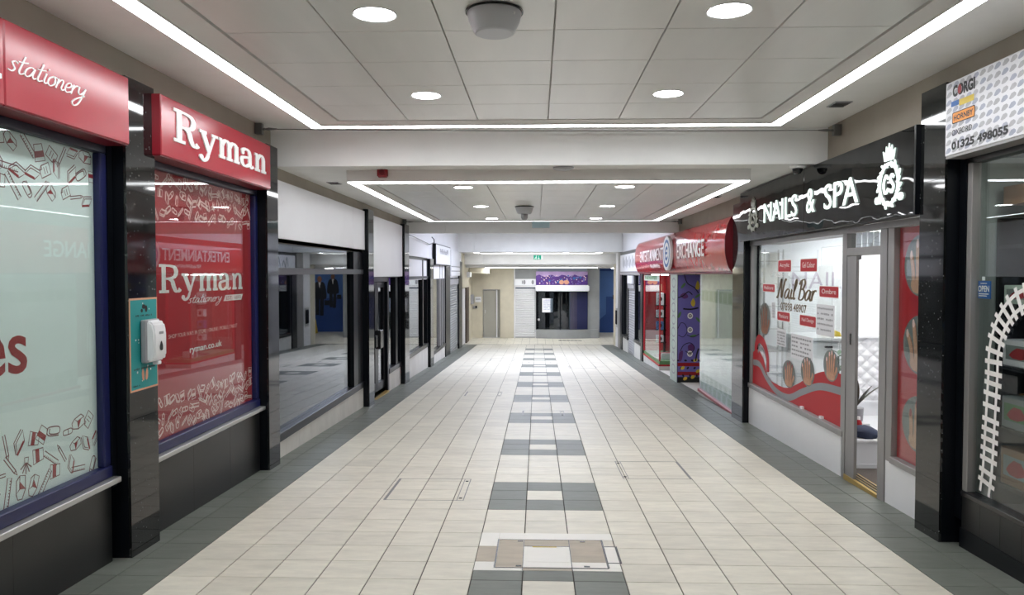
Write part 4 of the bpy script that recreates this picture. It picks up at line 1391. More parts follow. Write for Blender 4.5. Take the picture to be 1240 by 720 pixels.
# railway track: two rails and sleepers
mid = catmull([(-4.965, .15), (-4.95, .25), (-4.925, .40), (-4.91, .62), (-4.897, .83), (-4.887, .99), (-4.885, 1.12), (-4.862, 1.225), (-4.812, 1.325), (-4.735, 1.415), (-4.645, 1.475), (-4.55, 1.505), (-4.4, 1.51), (-4.25, 1.47), (-4.13, 1.38), (-4.06, 1.24), (-4.03, 1.05), (-4.02, .8), (-4.02, .5), (-4.02, .22)], 7)
mid = [p for p in mid if p[1] > .215]
tr = Ink()
rails = Ink()
for sg in (-1, 1):
    pts = []
    for i, p in enumerate(mid):
        q0, q1 = mid[max(0, i - 1)], mid[min(len(mid) - 1, i + 1)]
        d = math.hypot(q1[0] - q0[0], q1[1] - q0[1])
        nx_, ny_ = -(q1[1] - q0[1]) / d, (q1[0] - q0[0]) / d
        pts.append((p[0] + sg * nx_ * .047, p[1] + sg * ny_ * .047))
    rails.ribbon(pts, .025)
acc = 0
for i in range(1, len(mid)):
    a, b = mid[i - 1], mid[i]
    d = math.hypot(b[0] - a[0], b[1] - a[1])
    acc += d
    if acc > .062:
        acc = 0
        dx, dy = (b[0] - a[0]) / d, (b[1] - a[1]) / d
        tr.ribbon([(b[0] - dy * -.09, b[1] + dx * -.09), (b[0] - dy * .09, b[1] + dx * .09)], .03)
tr.build('track_sleepers', 'ink_white', tw, TF, .001)
rails.build('track_rails', 'ink_white', tw, TF, .0036)
os_ = empty('open_sign', (XR + .03, 5.03, 1.47), 'small blue open sign hanging in the toy shop window', 'sign')
RS.part('board', 'blue_sign', os_, .05, .056, 4.965, 5.105, 1.478, 1.592)
text('lettering', 'OPEN', 'ink_white', os_, RS.F(.05), -5.098, -4.975, 1.522, 1.562, .001, bold=.03)
Ink().rect(-5.09, 1.505, -4.98, 1.512).rect(-5.09, 1.493, -5.0, 1.499).rect(-5.07, 1.574, -5.0, 1.579).build('small_print', 'ink_white', os_, RS.F(.05), .001)
RS.part('suction_cup', 'plastic', os_, .046, .052, 5.025, 5.05, 1.595, 1.62)
# toy shop interior
ti = empty('wall_toy_shop', (3.8, 4, fz(4)), 'dim inside walls of the toy shop', 'wall', kind='structure')
box('side_wall', 'film_dim', ti, 2.91, 4.3, 5.16, 5.22, -.2, 2.4)
box('back_wall', 'dark', ti, 4.3, 4.4, 2.6, 5.2, -.2, 2.4)
box('near_wall', 'dark', ti, 2.91, 4.3, 2.6, 2.66, -.2, 2.4)
box('floor_board', 'darkfloor', ti, 2.91, 4.3, 2.66, 5.16, -.2, .12)
box('ceiling_board', 'film_dim', ti, 2.91, 4.3, 2.6, 5.2, 2.4, 2.45)
bh = empty('bulkhead', (3.1, 4, 2.08), 'brown boxed bulkhead high inside the toy shop window', 'bulkhead')
box('casing', 'wood', bh, 3.02, 3.4, 2.7, 5.08, 2.08, 2.20)
tl = empty('ceiling_light', (2.985, 4.3, 2.375), 'added small round fill light just inside the toy shop window', 'light')
MB().lathe([(.04, 0), (.04, .02)], (2.985, 4.3, 2.375), 24).build('diffuser', emit('toy_shop_fill', (1, .97, .92, 1), 160), tl)  # lamp added to brighten the shelves; the shop itself is mostly unlit
sh = empty('display_shelves', (3.5, 4.2, .12), 'dark display shelves behind the railway track window', 'shelf')
box('end_panel', 'plastic_dark', sh, 3.02, 3.6, 5.115, 5.145, .121, 2.0)
box('end_panel', 'plastic_dark', sh, 3.02, 3.6, 3.0, 3.03, .121, 2.0)
box('back_panel', 'plastic_dark', sh, 3.58, 3.6, 3.03, 5.115, .121, 2.0)
for z in (.25, .62, 1.02, 1.42, 1.8):
    box('shelf_board', 'plastic_dark', sh, 3.02, 3.58, 3.03, 5.115, z, z + .025)
TOYS = [(4.94, .645, .30, .20, 'film_dim', 'grey model box low on the toy shop shelves, nearest the pillar'), (4.62, .645, .26, .16, 'alarm', 'red toy box beside the low grey model box'),
        (4.92, 1.045, .34, .17, 'white_panel', 'white toy box with green lid picture on the middle shelf'), (4.56, 1.045, .28, .22, 'blue_sign', 'blue toy box beside the white box on the middle shelf'),
        (4.94, 1.445, .30, .12, 'pale_green', 'pale model aircraft box on the upper toy shop shelf'), (4.60, 1.445, .3, .2, 'wood', 'brown toy box on the upper toy shop shelf'),
        (4.93, .275, .32, .24, 'wood', 'brown train set box on the lowest toy shop shelf'), (4.58, .275, .28, .2, 'orange', 'orange toy box on the lowest toy shop shelf')]
for yc, z, w, h, m, lab in TOYS:
    t = empty('toy_box', (3.3, yc, z), lab, 'box', 'toy boxes on the dark shelves')
    box('carton', m, t, 3.04, 3.34, yc - w / 2, yc + w / 2, z + .001, z + h, bevel=.004)
    Ink().rect(-yc - w * .4, z + h * .25, -yc + w * .4, z + h * .8).build('picture', 'film_dim' if m != 'film_dim' else 'green', t, FR(3.04), .002)
    Ink().put(car, -yc, z + h * .52, w * .6, h * .9).build('car_picture', 'ink_red', t, FR(3.04), .003)

# ================================================================== ENTERTAINMENT EXCHANGE (right, red barrel sign)
ZC, HZ = 2.055, .405
def bx_(z):
    return 2.795 - .145 * math.sqrt(max(0, 1 - ((z - ZC) / HZ) ** 2 * .97))
def BF(u, v, n=0):
    return (bx_(v) - n, -u, v)
es = empty('barrel_sign', (XR, 16, 1.65), 'long bulging red barrel sign with white capital lettering and oval logo plate', 'sign')
for a, b in ((10.95, 15.0), (15.02, 20.9)):
    prof = [(XR - .002, ZC + HZ)] + [(bx_(ZC + HZ * math.sin(R(t))), ZC + HZ * math.sin(R(t))) for t in range(90, -91, -9)] + [(XR - .002, ZC - HZ)]
    MB().prism(prof, a, b, 'y').build('barrel', 'red_gloss', es, smooth=True)
    for e in (a - .012, b):
        MB().prism(prof, e, e + .012, 'y').build('end_cap', 'red_dark', es)
RS.part('bottom_trim', 'red_dark', es, -.06, -.002, 10.95, 20.9, ZC - HZ - .02, ZC - HZ)
letters('letter', 'EXCHANGE', 'white_letter', es, BF, -14.54, -12.2, 1.912, 2.192, .03, .006, .012)
letters('letter', 'ENTERTAINMENT', 'white_letter', es, BF, -19.70, -16.13, 1.925, 2.189, .03, .006, .012)
blur_text(-18.04, -16.65, 1.765, 1.85, 12, rg).build('small_lettering', 'white_letter', es, BF, .03)
lp = Ink().disc((-15.52, 2.045), .46, .345).build('logo_plate', 'white_letter', es, lambda u, v, n=0: (2.60 - n, -u, v), .0, .05)
LF = lambda u, v, n=0: (2.60 - n, -u, v)
k = Ink().ring((-15.52, 2.045), .33, .25, .06)
k.ribbon(catmull([(-15.40, 2.12), (-15.52, 2.16), (-15.66, 2.08), (-15.64, 1.96), (-15.5, 1.93), (-15.38, 1.98)], 6), .06)
k.ribbon([(-15.66, 2.05), (-15.42, 2.05)], .05)
k.build('logo_print', 'blue_sign', es, LF, .002)

E1 = empty('window_11', (XR, 12.2, fz(12.2)), 'frosted pale green patterned window under the red barrel sign, with red kerb', 'shop window', kind='structure')
RS.part('glass', 'glass', E1, .0, .008, 10.90, 13.40, -.36, 1.63)
RS.part('film', 'pale_green', E1, .016, .02, 10.90, 13.40, -.36, 1.63)
RS.part('kerb', 'alarm', E1, -.03, .05, 10.88, 13.42, -.405, -.36, bevel=.004)
RS.fpart('riser_board', 'stone', E1, -.01, .05, 10.88, 13.42, -.405)
EF = RS.F(.015)
gb = Ink()
for i in range(8):
    u = -13.35 + i * .31
    gb.rect(u, 1.19, u + .22, 1.34)
    gb.rect(u, -.34, u + .2, -.22)
    gb.rect(u + .1, -.20, u + .28, -.08)
gb.build('green_blocks', 'green', E1, EF, .001)
Ink().rect(-13.39, 1.17, -10.92, 1.36).rect(-13.39, -.355, -10.92, -.06).build('green_band', 'pale_green2', E1, EF, .0005)
lv = Ink()
rl_ = random.Random(9)
for i in range(34):
    u, v = -13.3 + rl_.random() * 2.3, (.0 + rl_.random() * .75) if i % 2 else (1.38 + rl_.random() * .2)
    lv.ribbon(catmull([(u, v), (u + .1, v + .12), (u + .04, v + .24), (u - .07, v + .13), (u, v)], 5), .012)
lv.build('leaf_outlines', 'ink_grey', E1, EF, .001)
# lobby
eb = empty('wall_red_shop', (3.6, 15, fz(15)), 'dark red inside walls of the shop under the barrel sign', 'wall', kind='structure')
box('back_wall', 'red_dark', eb, 4.3, 4.4, 10.9, 20.9, -1.0, 1.7)
box('lobby_ceiling', 'white_panel', eb, 2.84, 4.3, 10.9, 20.9, 1.66, 1.74)
box('end_wall', 'red_dark', eb, 2.87, 4.3, 20.80, 20.88, -1.0, 1.66)
box('near_wall', 'dark', eb, 2.87, 4.3, 10.88, 10.9, -1.0, 1.66)
fe = empty('floor_red_shop', (3.5, 15.6, fz(15.6)), 'pale lobby floor beside the purple illustrated pier', 'floor', kind='structure')
MB().slab(2.86, 4.3, 10.9, 20.8, .2, .004).build('slab', 'tile_white', fe)
pr = empty('illustrated_pier', (3.0, 15.7, fz(15.7)), 'free-standing pier wrapped in purple artwork of fruit, vines and red bands', 'pier')
MB().ybox(2.785, 3.24, 15.31, 16.1, 1.615).build('core', 'pale_green', pr)
PF = FB(15.31)
fzp = fz(15.31)
Ink().rect(2.79, fzp + .01, 3.235, 1.61).build('panel_print', 'lilac', pr, PF, .004)
brd = Ink().rect(2.785, fzp, 2.797, 1.61).rect(2.785, fzp, 3.24, fzp + .012).build('panel_edge', 'ink_black', pr, PF, .005)
vine = Ink()
vine.ribbon(catmull([(2.92, 1.62), (2.98, 1.45), (3.12, 1.36), (3.2, 1.25)], 6), .018)
vine.ribbon(catmull([(2.80, 1.16), (2.9, 1.20), (3.0, 1.28), (3.08, 1.22)], 6), .02)
vine.ribbon(catmull([(2.9, .94), (3.05, .93), (3.2, .96)], 6), .03)
vine.ribbon(catmull([(2.80, .55), (2.86, .66), (2.95, .62), (2.98, .48), (2.9, .38), (2.81, .42)], 6), .012)
vine.ribbon(catmull([(2.98, .42), (3.1, .38), (3.22, .44)], 6), .012)
vine.ribbon(catmull([(2.85, .10), (2.92, .22), (3.05, .26), (3.13, .16), (3.05, .05), (2.95, .10)], 6), .014)
vine.ribbon(catmull([(3.15, -.1), (3.18, .05), (3.21, .15)], 6), .03)
vine.build('vines', 'ink_black', pr, PF, .006)
pur = Ink()
pur.poly(catmull([(2.84, 1.2), (2.93, 1.26), (3.0, 1.18), (2.92, 1.14)], 5, True)).poly(catmull([(3.0, .20), (3.09, .24), (3.12, .14), (3.03, .08)], 5, True)).poly(catmull([(2.83, .06), (2.90, .10), (2.88, -.08), (2.82, -.1)], 5, True))
for f_ in pur.f:
    Ink().poly([pur.v[i] for i in f_]).build('plum', 'plum', pr, PF, .0055)
yl = Ink()
yl.poly(catmull([(3.05, 1.05), (3.1, 1.15), (3.14, 1.05), (3.1, .98)], 5, True)).poly(catmull([(3.14, 1.36), (3.18, 1.5), (3.22, 1.4), (3.2, 1.32)], 5, True))
for u, v in ((2.90, -.24), (3.15, -.08), (3.2, -.30), (2.95, -.45), (3.1, -.42)):
    yl.disc((u, v), .045, .032, 12, .6)
yl.build('fruit', 'yellow', pr, PF, .0058)
gl = Ink()
for u, v, a in ((2.83, .82, 1.2), (3.2, .72, -.8), (3.19, 1.2, .6), (3.1, .4, .2), (2.9, 1.4, .9)):
    gl.disc((u, v), .07, .025, 12, a)
gl.build('leaves', 'green', pr, PF, .0054)
rb = Ink()
for v in (-.17, -.35):
    rb.rect(2.80, v - .035, 3.232, v + .035)
rb.build('red_bands', 'alarm', pr, PF, .0052)
blk = Ink()
for i in range(10):
    blk.disc((2.82 + i * .045, -.09 - (i % 3) * .15), .03, .02, 8, i)
blk.rect(2.80, -.52, 3.232, -.42)
blk.build('dark_fruit_bed', 'ink_black', pr, PF, .005)
for u, v in ((2.99, .80), (2.99, .52), (3.0, .045)):
    b_o = Ink().disc((3.04, v), .055, .06).build('white_disc', 'ink_white', pr, PF, .0065)
    Ink().ring((3.04, v), .025, .028, .012).rect(3.02, v - .004, 3.06, v + .004).build('disc_symbol', 'ink_black', b_o, PF, .0075)
sf = RS.F(-.045)
lf2 = Ink()
for i in range(8):
    lf2.ring((-15.7, -.3 + i * .25), .2, .09, .03, 14)
lf2.build('side_pattern', 'ink_grey', pr, sf, .003)

E2 = empty('window_12', (XR, 19.2, fz(19.2)), 'red display window of the shop under the barrel sign with angled glass return', 'shop window', kind='structure')
MB().box(2.85, 2.856, 17.9, 20.45, -.40, 1.60).build('glass', 'glass', E2)
MB().box(2.856, 3.4, 17.9, 17.906, -.40, 1.60).build('glass', 'glass', E2)
MB().ybox(2.84, 3.45, 17.88, 20.5, -.52).build('base', 'stone', E2)
MB().box(2.83, 3.46, 17.87, 20.5, -.52, -.48).build('red_trim', 'red_vinyl', E2)
MB().box(2.85, 3.44, 17.89, 20.5, -.48, -.40).build('green_plinth', 'green', E2)
MB().box(2.84, 2.87, 20.40, 20.5, -.40, 1.64).build('red_post', 'red_vinyl', E2)
MB().box(2.84, 2.87, 17.88, 17.92, -.40, 1.64).build('red_post', 'red_vinyl', E2)
MB().box(3.40, 3.44, 17.88, 17.95, -.40, 1.64).build('red_post', 'red_vinyl', E2)
MB().box(3.40, 3.44, 17.95, 20.5, -.40, 1.64).build('red_back', 'red_dark', E2)
MB().box(2.835, 2.85, 17.9, 20.4, 1.46, 1.60).build('sign_strip', 'pale_green', E2)
blur_text(-20.2, -18.2, 1.49, 1.58, 9, rg).build('strip_print', 'green', E2, FR(2.835), .002)
Ink().rect(2.98, 1.18, 3.3, 1.36).build('notice', 'peach', E2, FB(20.5 - .12), .0)
MB().box(2.86, 3.40, 20.39, 20.41, -.40, 1.60).build('red_end', 'red_vinyl', E2)
RS.fpart('front_post', 'black', E2, -.02, .05, 20.52, 20.92, 1.64)
dw = empty('display_tower', (3.1, 18.9, -.40), 'black game display tower in the red display window', 'display stand')
box('base', 'plastic_dark', dw, 2.9, 3.15, 18.75, 19.05, -.40, -.36)
box('column', 'plastic_dark', dw, 3.1, 3.15, 18.86, 18.94, -.36, 1.15)
for z in (-.05, .25, .55, .85):
    box('shelf', 'plastic_dark', dw, 2.9, 3.15, 18.75, 19.05, z, z + .02)
for z, h, m, l in ((-.03, .16, 'white_panel', 'small white console box on the lowest shelf of the game tower'), (.27, .2, 'blue_sign', 'blue game box on the second shelf of the game tower'), (.57, .18, 'white_panel', 'white headset box on the third shelf of the game tower'), (.87, .3, 'white_gloss', 'tall white console on top of the game tower')):
    t = empty('game_box', (3.1, 18.9, z), l, 'box', 'boxes on the game tower')
    box('carton', m, t, 2.93, 3.09, 18.78, 18.98, z + .001, z + h, bevel=.006)
    Ink().disc((3.01, z + h / 2), .04, .05).build('picture', 'plastic_dark', t, FB(18.78), .002)
gt = empty('game_box', (3.0, 18.2, -.4), 'red and white game box lying low in the red display window', 'box', 'boxes on the game tower')
box('carton', 'white_gloss', gt, 2.95, 3.2, 18.2, 18.5, -.399, -.25, bevel=.006)
box('sleeve', 'red_vinyl', gt, 2.945, 3.205, 18.28, 18.4, -.398, -.245)
spl = empty('ceiling_light', (3.2, 19.2, 1.6), 'small white spotlight strip inside the red display window', 'light')
box('diffuser', 'shoplight', spl, 3.0, 3.1, 18.2, 20.2, 1.60, 1.62)

# ================================================================== far right unit
ks = empty('fascia_sign', (XR, 23.5, 1.62), 'white fascia sign with faint grey script and black surround at the far end', 'sign')
RS.part('surround', 'black', ks, -.03, -.002, 20.95, 25.9, 1.60, 2.34)
RS.part('face', 'white_panel', ks, -.05, -.03, 21.1, 25.72, 1.70, 2.24)
RS.part('lower_trim', 'alu', ks, -.055, -.03, 20.95, 25.75, 1.60, 1.68)
ksn = Ink()
for i, u in enumerate((-25.0, -24.2, -23.4, -22.6, -21.9)):
    ksn.ribbon(catmull([(u, 1.86), (u + .15, 2.15), (u + .25, 1.95), (u + .3, 1.84), (u + .45, 2.05), (u + .6, 1.88)], 6), .07)
ksn.build('script_lettering', 'ink_grey', ks, RS.F(-.05), .002)
kw = front(RS, 13, 'dark framed far window beside a narrow shutter on the nail bar side', 21.0, 22.35, -.25, 1.58, fw=.12)
kw2 = front(RS, 14, 'dark framed window next to the far corner post', 23.95, 25.4, -.35, 1.58, fw=.12)
shutter(RS, 'roller_shutter', 'narrow dark slatted shutter between two far windows', 22.4, 23.9, 1.2, 'plastic_grey')
tag(RS.fpart('front_post', 'black', None, -.03, .12, 25.42, 25.95, 1.6), 'black post at the far corner of the last shop', 'post', 'black posts of the far shop fronts')
tag(RS.part('notice_board', 'white_panel', None, -.055, -.005, 22.5, 23.7, 1.335, 1.58), 'pale notice panel above the narrow dark shutter', 'panel')
fj = empty('wall_far_right', (XR, 27.4, fz(27)), 'pale metal-clad return wall past the last shop on the nail bar side', 'wall', kind='structure')
RS.fpart('metal_jamb', 'alu_grey', fj, -.02, .3, 25.97, 26.7, 2.36)
RS.fpart('metal_jamb', 'white_panel', fj, -.02, .3, 26.71, 27.5, 2.36)
RS.fpart('metal_jamb', 'cream', fj, -.04, .3, 27.51, 28.05, 1.965)
it = empty('door_intercom', (XR, 27.05, .1), 'dark wall intercom on the pale metal-clad return wall', 'intercom')
RS.part('body', 'plastic_dark', it, -.07, -.02, 26.9, 27.2, -.15, .35, bevel=.02)
RS.part('plate', 'alu', it, -.03, -.021, 26.8, 27.3, -.25, .42)
MB().box(2.9, 3.3, 20.9, 28.0, -1.2, 2.4).build('wall_inner_right', 'dark')
o = bpy.data.objects['wall_inner_right']
o.location.x += .15
tag(o, 'dark inside wall of the far shops on the nail bar side', 'wall', kind='structure')

# ================================================================== END OF THE MALL
YE = 31.0
FE = fz(40)
we = empty('wall_end', (0, YE, FE), 'cream and grey end wall of the mall', 'wall', kind='structure')
MB().box(-2.7, -2.21, YE, YE + .3, FE, 1.9).box(-1.50, -.93, YE, YE + .3, FE, 1.9).box(-2.21, -1.50, YE, YE + .3, .99, 1.9).build('cream_wall', 'cream', we)
box('grey_header', 'grey_wall', we, -.93, .0, YE + .02, YE + .3, 1.4, 1.9)
box('corner_bead', 'white_panel', we, -.94, -.90, YE - .02, YE + .02, FE, 1.85)
box('grey_pier', 'grey_wall', we, 2.04, 2.52, YE + .05, YE + .5, FE, 1.9)
box('side_return', 'grey_wall', we, 2.30, 2.52, YE + .5, 34, FE, 1.9)
d3 = empty('door_3', (-1.85, YE, FE), 'grey flush door recessed in the cream end wall', 'door', kind='structure')
box('leaf', 'door_grey', d3, -2.19, -1.66, YE + .12, YE + .16, FE + .01, .96)
box('frame', 'white_panel', d3, -1.66, -1.62, YE + .08, YE + .18, FE + .01, .97)
box('reveal', 'door_grey', d3, -1.62, -1.50, YE + .14, YE + .2, FE + .01, .98)
box('handle', 'alu', d3, -2.13, -2.10, YE + .08, YE + .12, .02, .16)
box('threshold', 'alu', d3, -2.2, -1.51, YE + .04, YE + .2, FE + .001, FE + .02)
nt_ = empty('notice', (-2.3, YE, .5), 'white paper notice beside the grey end door', 'notice')
box('sheet', 'white_gloss', nt_, -2.52, -2.27, YE - .008, YE - .001, .48, .70)
blur_text(-2.49, -2.30, .58, .62, 6, rg).build('print', 'ink_black', nt_, FB(YE - .008), .002)
kp = empty('key_switch', (-2.5, YE, .2), 'small grey key switch under the paper notice', 'switch')
box('box', 'plastic_grey', kp, -2.60, -2.42, YE - .06, YE - .001, .22, .32, bevel=.01)
box('cover', 'plastic_dark', kp, -2.50, -2.44, YE - .09, YE - .06, .24, .34, bevel=.01)
mp_ = empty('meter_box', (-2.6, 30.6, .5), 'tall grey cabinet on the cream return wall', 'box')
LS.part('body', 'plastic_grey', mp_, -.12, -.015, 30.3, 30.8, .42, .80, bevel=.01)
LS.part('door', 'alu_grey', mp_, -.13, -.121, 30.33, 30.77, .45, .77)

sw = empty('roller_shutter', (-.48, YE, FE), 'white painted roller shutter in the end wall', 'shutter')
z = FE + .05
fst = None
while z < 1.02:
    if fst is None:
        fst = MB().prism([(YE, z), (YE - .015, z + .02), (YE - .015, z + .055), (YE, z + .071), (YE + .02, z + .071), (YE + .02, z)], -.88, -.09, 'x').build('slat', 'shutter', sw)
    else:
        o = bpy.data.objects.new('slat', fst.data)
        COL.objects.link(o)
        o.parent = sw
        o.location = fst.location + Vector((0, 0, z - WP[fst.name].z))
    z += .075
box('bottom_bar', 'alu', sw, -.89, -.08, YE - .02, YE + .02, FE + .004, FE + .048)
for a in (-.915, -.075):
    box('guide', 'shutter', sw, a, a + .035, YE - .03, YE + .04, FE, 1.1)
box('hood', 'shutter', sw, -.92, -.03, YE - .12, YE + .05, 1.09, 1.16)
sb = empty('sign_box', (-.48, YE, 1.16), 'white sign board with grey pictures over the white roller shutter', 'sign')
box('board', 'white_gloss', sb, -.90, -.05, YE - .08, YE - .02, 1.165, 1.42, bevel=.006)
kk = Ink()
kk.disc((-.52, 1.29), .05, .09).disc((-.18, 1.29), .05, .09).rect(-.62, 1.22, -.58, 1.36)
kk.build('picture', 'ink_grey', sb, FB(YE - .08), .003)

ps_ = empty('fascia_sign', (1, YE, 1.19), 'purple sign with pale mauve top and coloured light spots on the end wall', 'sign')
box('board', 'purple', ps_, -.05, 2.03, YE - .12, YE, 1.18, 1.72)
mv = Ink()
xs = [-.05 + i * .13 for i in range(17)]
top = [(x, 1.55 + .05 * math.sin(i * 1.7)) for i, x in enumerate(xs)]
mv.poly(top + [(top[-1][0], 1.72), (top[0][0], 1.72)])
mv.build('mauve_top', 'purple_pale', ps_, FB(YE - .12), .002)
rp = random.Random(21)
for m, n_, r0 in (('ink_pink', 26, .025), ('lilac', 20, .03), ('ink_white', 24, .012), ('blue_sign', 8, .05)):
    q = Ink()
    for i in range(n_):
        q.disc((.05 + rp.random() * 1.9, 1.22 + rp.random() * .34), r0 * (.6 + rp.random() * .6), n=10)
    q.build('light_spots', m, ps_, FB(YE - .12), .003 + r0 * .02)
q = Ink().disc((.98, 1.29), .10, .09).disc((1.18, 1.29), .10, .09)
q.build('orange_spots', 'peach', ps_, FB(YE - .12), .006)

sf_ = empty('window_15', (1, YE, FE), 'dark curved shop front of the end wall with white shutter hood and grey plinth', 'shop window', kind='structure')
def curve_y(x):
    return YE - .05 - .35 * math.sin(max(0, min(1, (x + .05) / 2.2)) * math.pi) * .8
N_ = 12
gx = [-.02 + 2.06 * i / N_ for i in range(N_ + 1)]
base_p = [(x, curve_y(x)) for x in [-.04 + 2.5 * i / 16 for i in range(17)]]
MB().prism(base_p + [(2.46, YE + .2), (-.04, YE + .2)], FE, -.62, 'z').build('plinth', 'grey_wall', sf_)
for i in range(N_):
    x0, x1 = gx[i], gx[i + 1]
    m_ = 'glass_dark'
    MB().add([(x0, curve_y(x0) + .05, -.62), (x1, curve_y(x1) + .05, -.62), (x1, curve_y(x1) + .05, .90), (x0, curve_y(x0) + .05, .90), (x0, curve_y(x0) + .058, -.62), (x1, curve_y(x1) + .058, -.62), (x1, curve_y(x1) + .058, .90), (x0, curve_y(x0) + .058, .90)],
             [(0, 1, 2, 3), (5, 4, 7, 6), (4, 0, 3, 7), (1, 5, 6, 2)]).build('pane', m_, sf_)
box('interior', 'black', sf_, -.02, 1.30, YE + .12, YE + .2, -.62, .92)
box('mauve_curtain', 'purple_pale', sf_, 1.34, 1.62, YE + .10, YE + .2, -.62, .92)
box('blue_curtain', 'lilac', sf_, 1.62, 2.04, YE + .10, YE + .2, -.62, .92)
MB().prism([(x, curve_y(x) + .02) for x in gx] + [(2.04, YE + .1), (-.02, YE + .1)], .90, .925, 'z').build('head', 'black', sf_)
box('hood', 'white_gloss', sf_, -.06, 2.08, YE - .36, YE - .02, .93, 1.17, bevel=.03, seg=2)
box('post', 'black', sf_, -.05, .0, YE - .08, YE + .1, -.62, .93)
for x, w in ((.9, .05),):
    box('mullion', 'black', sf_, x, x + w, curve_y(x) + .03, curve_y(x) + .07, -.62, .92)
po = empty('poster', (.4, YE - .3, .1), 'white poster taped inside the dark curved shop front', 'poster')
yq = curve_y(.40)
box('sheet', 'white_gloss', po, .20, .62, yq + .015, yq + .022, .08, .64)
q = Ink()
for i in range(7):
    q.put(blur_text(.25, .57, .56 - i * .062, .585 - i * .062, 10, rp))
q.build('print', 'lilac', po, FB(yq + .015), .002)
tag(MB().lathe([(.0, 0), (.05, .004), (.05, .012)], (.07, curve_y(.07) + .03, -.22), 16, axis='y', cap=False).build('shop_door_knob', 'alu'), 'round silver door knob on the dark curved shop front', 'knob')

# blue mural wall, seen at the far corner and mirrored in the empty shop window
mu = empty('wall_mural', (4.6, 34, FE), 'blue printed mural wall with two suited figures round the far corner', 'wall', kind='structure')
box('backing', 'blue', mu, 2.3, 7, 34.0, 34.2, FE, 1.9)
MF = FB(34.0)
Ink().poly([(2.31, FE + .01), (6.9, FE + .01), (6.9, .05), (3.5, .62), (3.05, .62), (3.05, -.15), (2.31, -.80)]).build('deep_blue_shape', 'blue_dark', mu, MF, .003)
Ink().rect(2.31, 1.75, 6.9, 1.86).build('dark_blue_band', 'blue_dark', mu, MF, .003)
def suit(u, z0, s, lean):
    k = Ink()
    k.poly(catmull([(u - .22 * s, z0 + 1.35 * s), (u, z0 + 1.45 * s), (u + .22 * s, z0 + 1.35 * s), (u + .30 * s, z0 + .8 * s), (u + .16 * s, z0 + .7 * s), (u - .16 * s, z0 + .7 * s), (u - .30 * s, z0 + .8 * s)], 5, True))
    k.ribbon([(u - .1 * s, z0 + .75 * s), (u - .1 * s + lean, z0)], .16 * s)
    k.ribbon([(u + .1 * s, z0 + .75 * s), (u + .12 * s - lean, z0 + .03)], .16 * s)
    k.rect(u - .42 * s, z0 + .45 * s, u - .2 * s, z0 + .66 * s)
    k.build('suit_print', 'suit', mu, MF, .005)
    Ink().disc((u, z0 + 1.56 * s), .1 * s, .13 * s).build('head_print', 'skin_dark', mu, MF, .006)
    Ink().poly([(u - .05 * s, z0 + 1.43 * s), (u + .05 * s, z0 + 1.43 * s), (u, z0 + 1.15 * s)]).build('shirt_print', 'ink_white', mu, MF, .0065)
suit(4.32, -.25, 1.05, .02)
suit(3.72, .10, .9, .03)
tag(box('wall_atrium', 'grey_wall', None, 6.9, 7.1, 28.3, 34.2, FE, 1.9), 'plain grey side wall round the far corner', 'wall', kind='structure')
tag(box('wall_atrium_near', 'grey_wall', None, 3.14, 7.0, 28.06, 28.29, FE, 1.9), 'plain grey wall backing the last shop round the far corner', 'wall', kind='structure')
wf = empty('wet_floor_sign', (4.3, 33, FE), 'yellow folding wet floor sign standing by the blue mural', 'sign')
for sg in (-1, 1):
    MB().add([(4.16, 33 + sg * .14, FE), (4.44, 33 + sg * .14, FE), (4.38, 33 + sg * .015, FE + .62), (4.22, 33 + sg * .015, FE + .62), (4.16, 33 + sg * .16, FE), (4.44, 33 + sg * .16, FE), (4.38, 33 + sg * .03, FE + .62), (4.22, 33 + sg * .03, FE + .62)],
             [(0, 1, 2, 3), (7, 6, 5, 4), (0, 4, 5, 1), (1, 5, 6, 2), (2, 6, 7, 3), (3, 7, 4, 0)]).build('board', 'yellow', wf)
for i, (x, y) in enumerate(((3.2, 31.5), (4.8, 31.2), (4.8, 33.0), (.2, 29.9))):
    t = empty('ceiling_light', (x, y, 1.86), ('added round fill light at the corner of the blue mural', 'added round fill light round the far corner, nearer the mall', 'added round fill light straight above the wet floor sign', 'added round fill light in front of the purple sign')[i], 'light', 'added round fill lights at the far end')
    MB().lathe([(.16, -.02), (.16, 0)], (x, y, 1.86), 24).build('diffuser', 'spot', t)  # lamps added to light the far hall and the mural wall

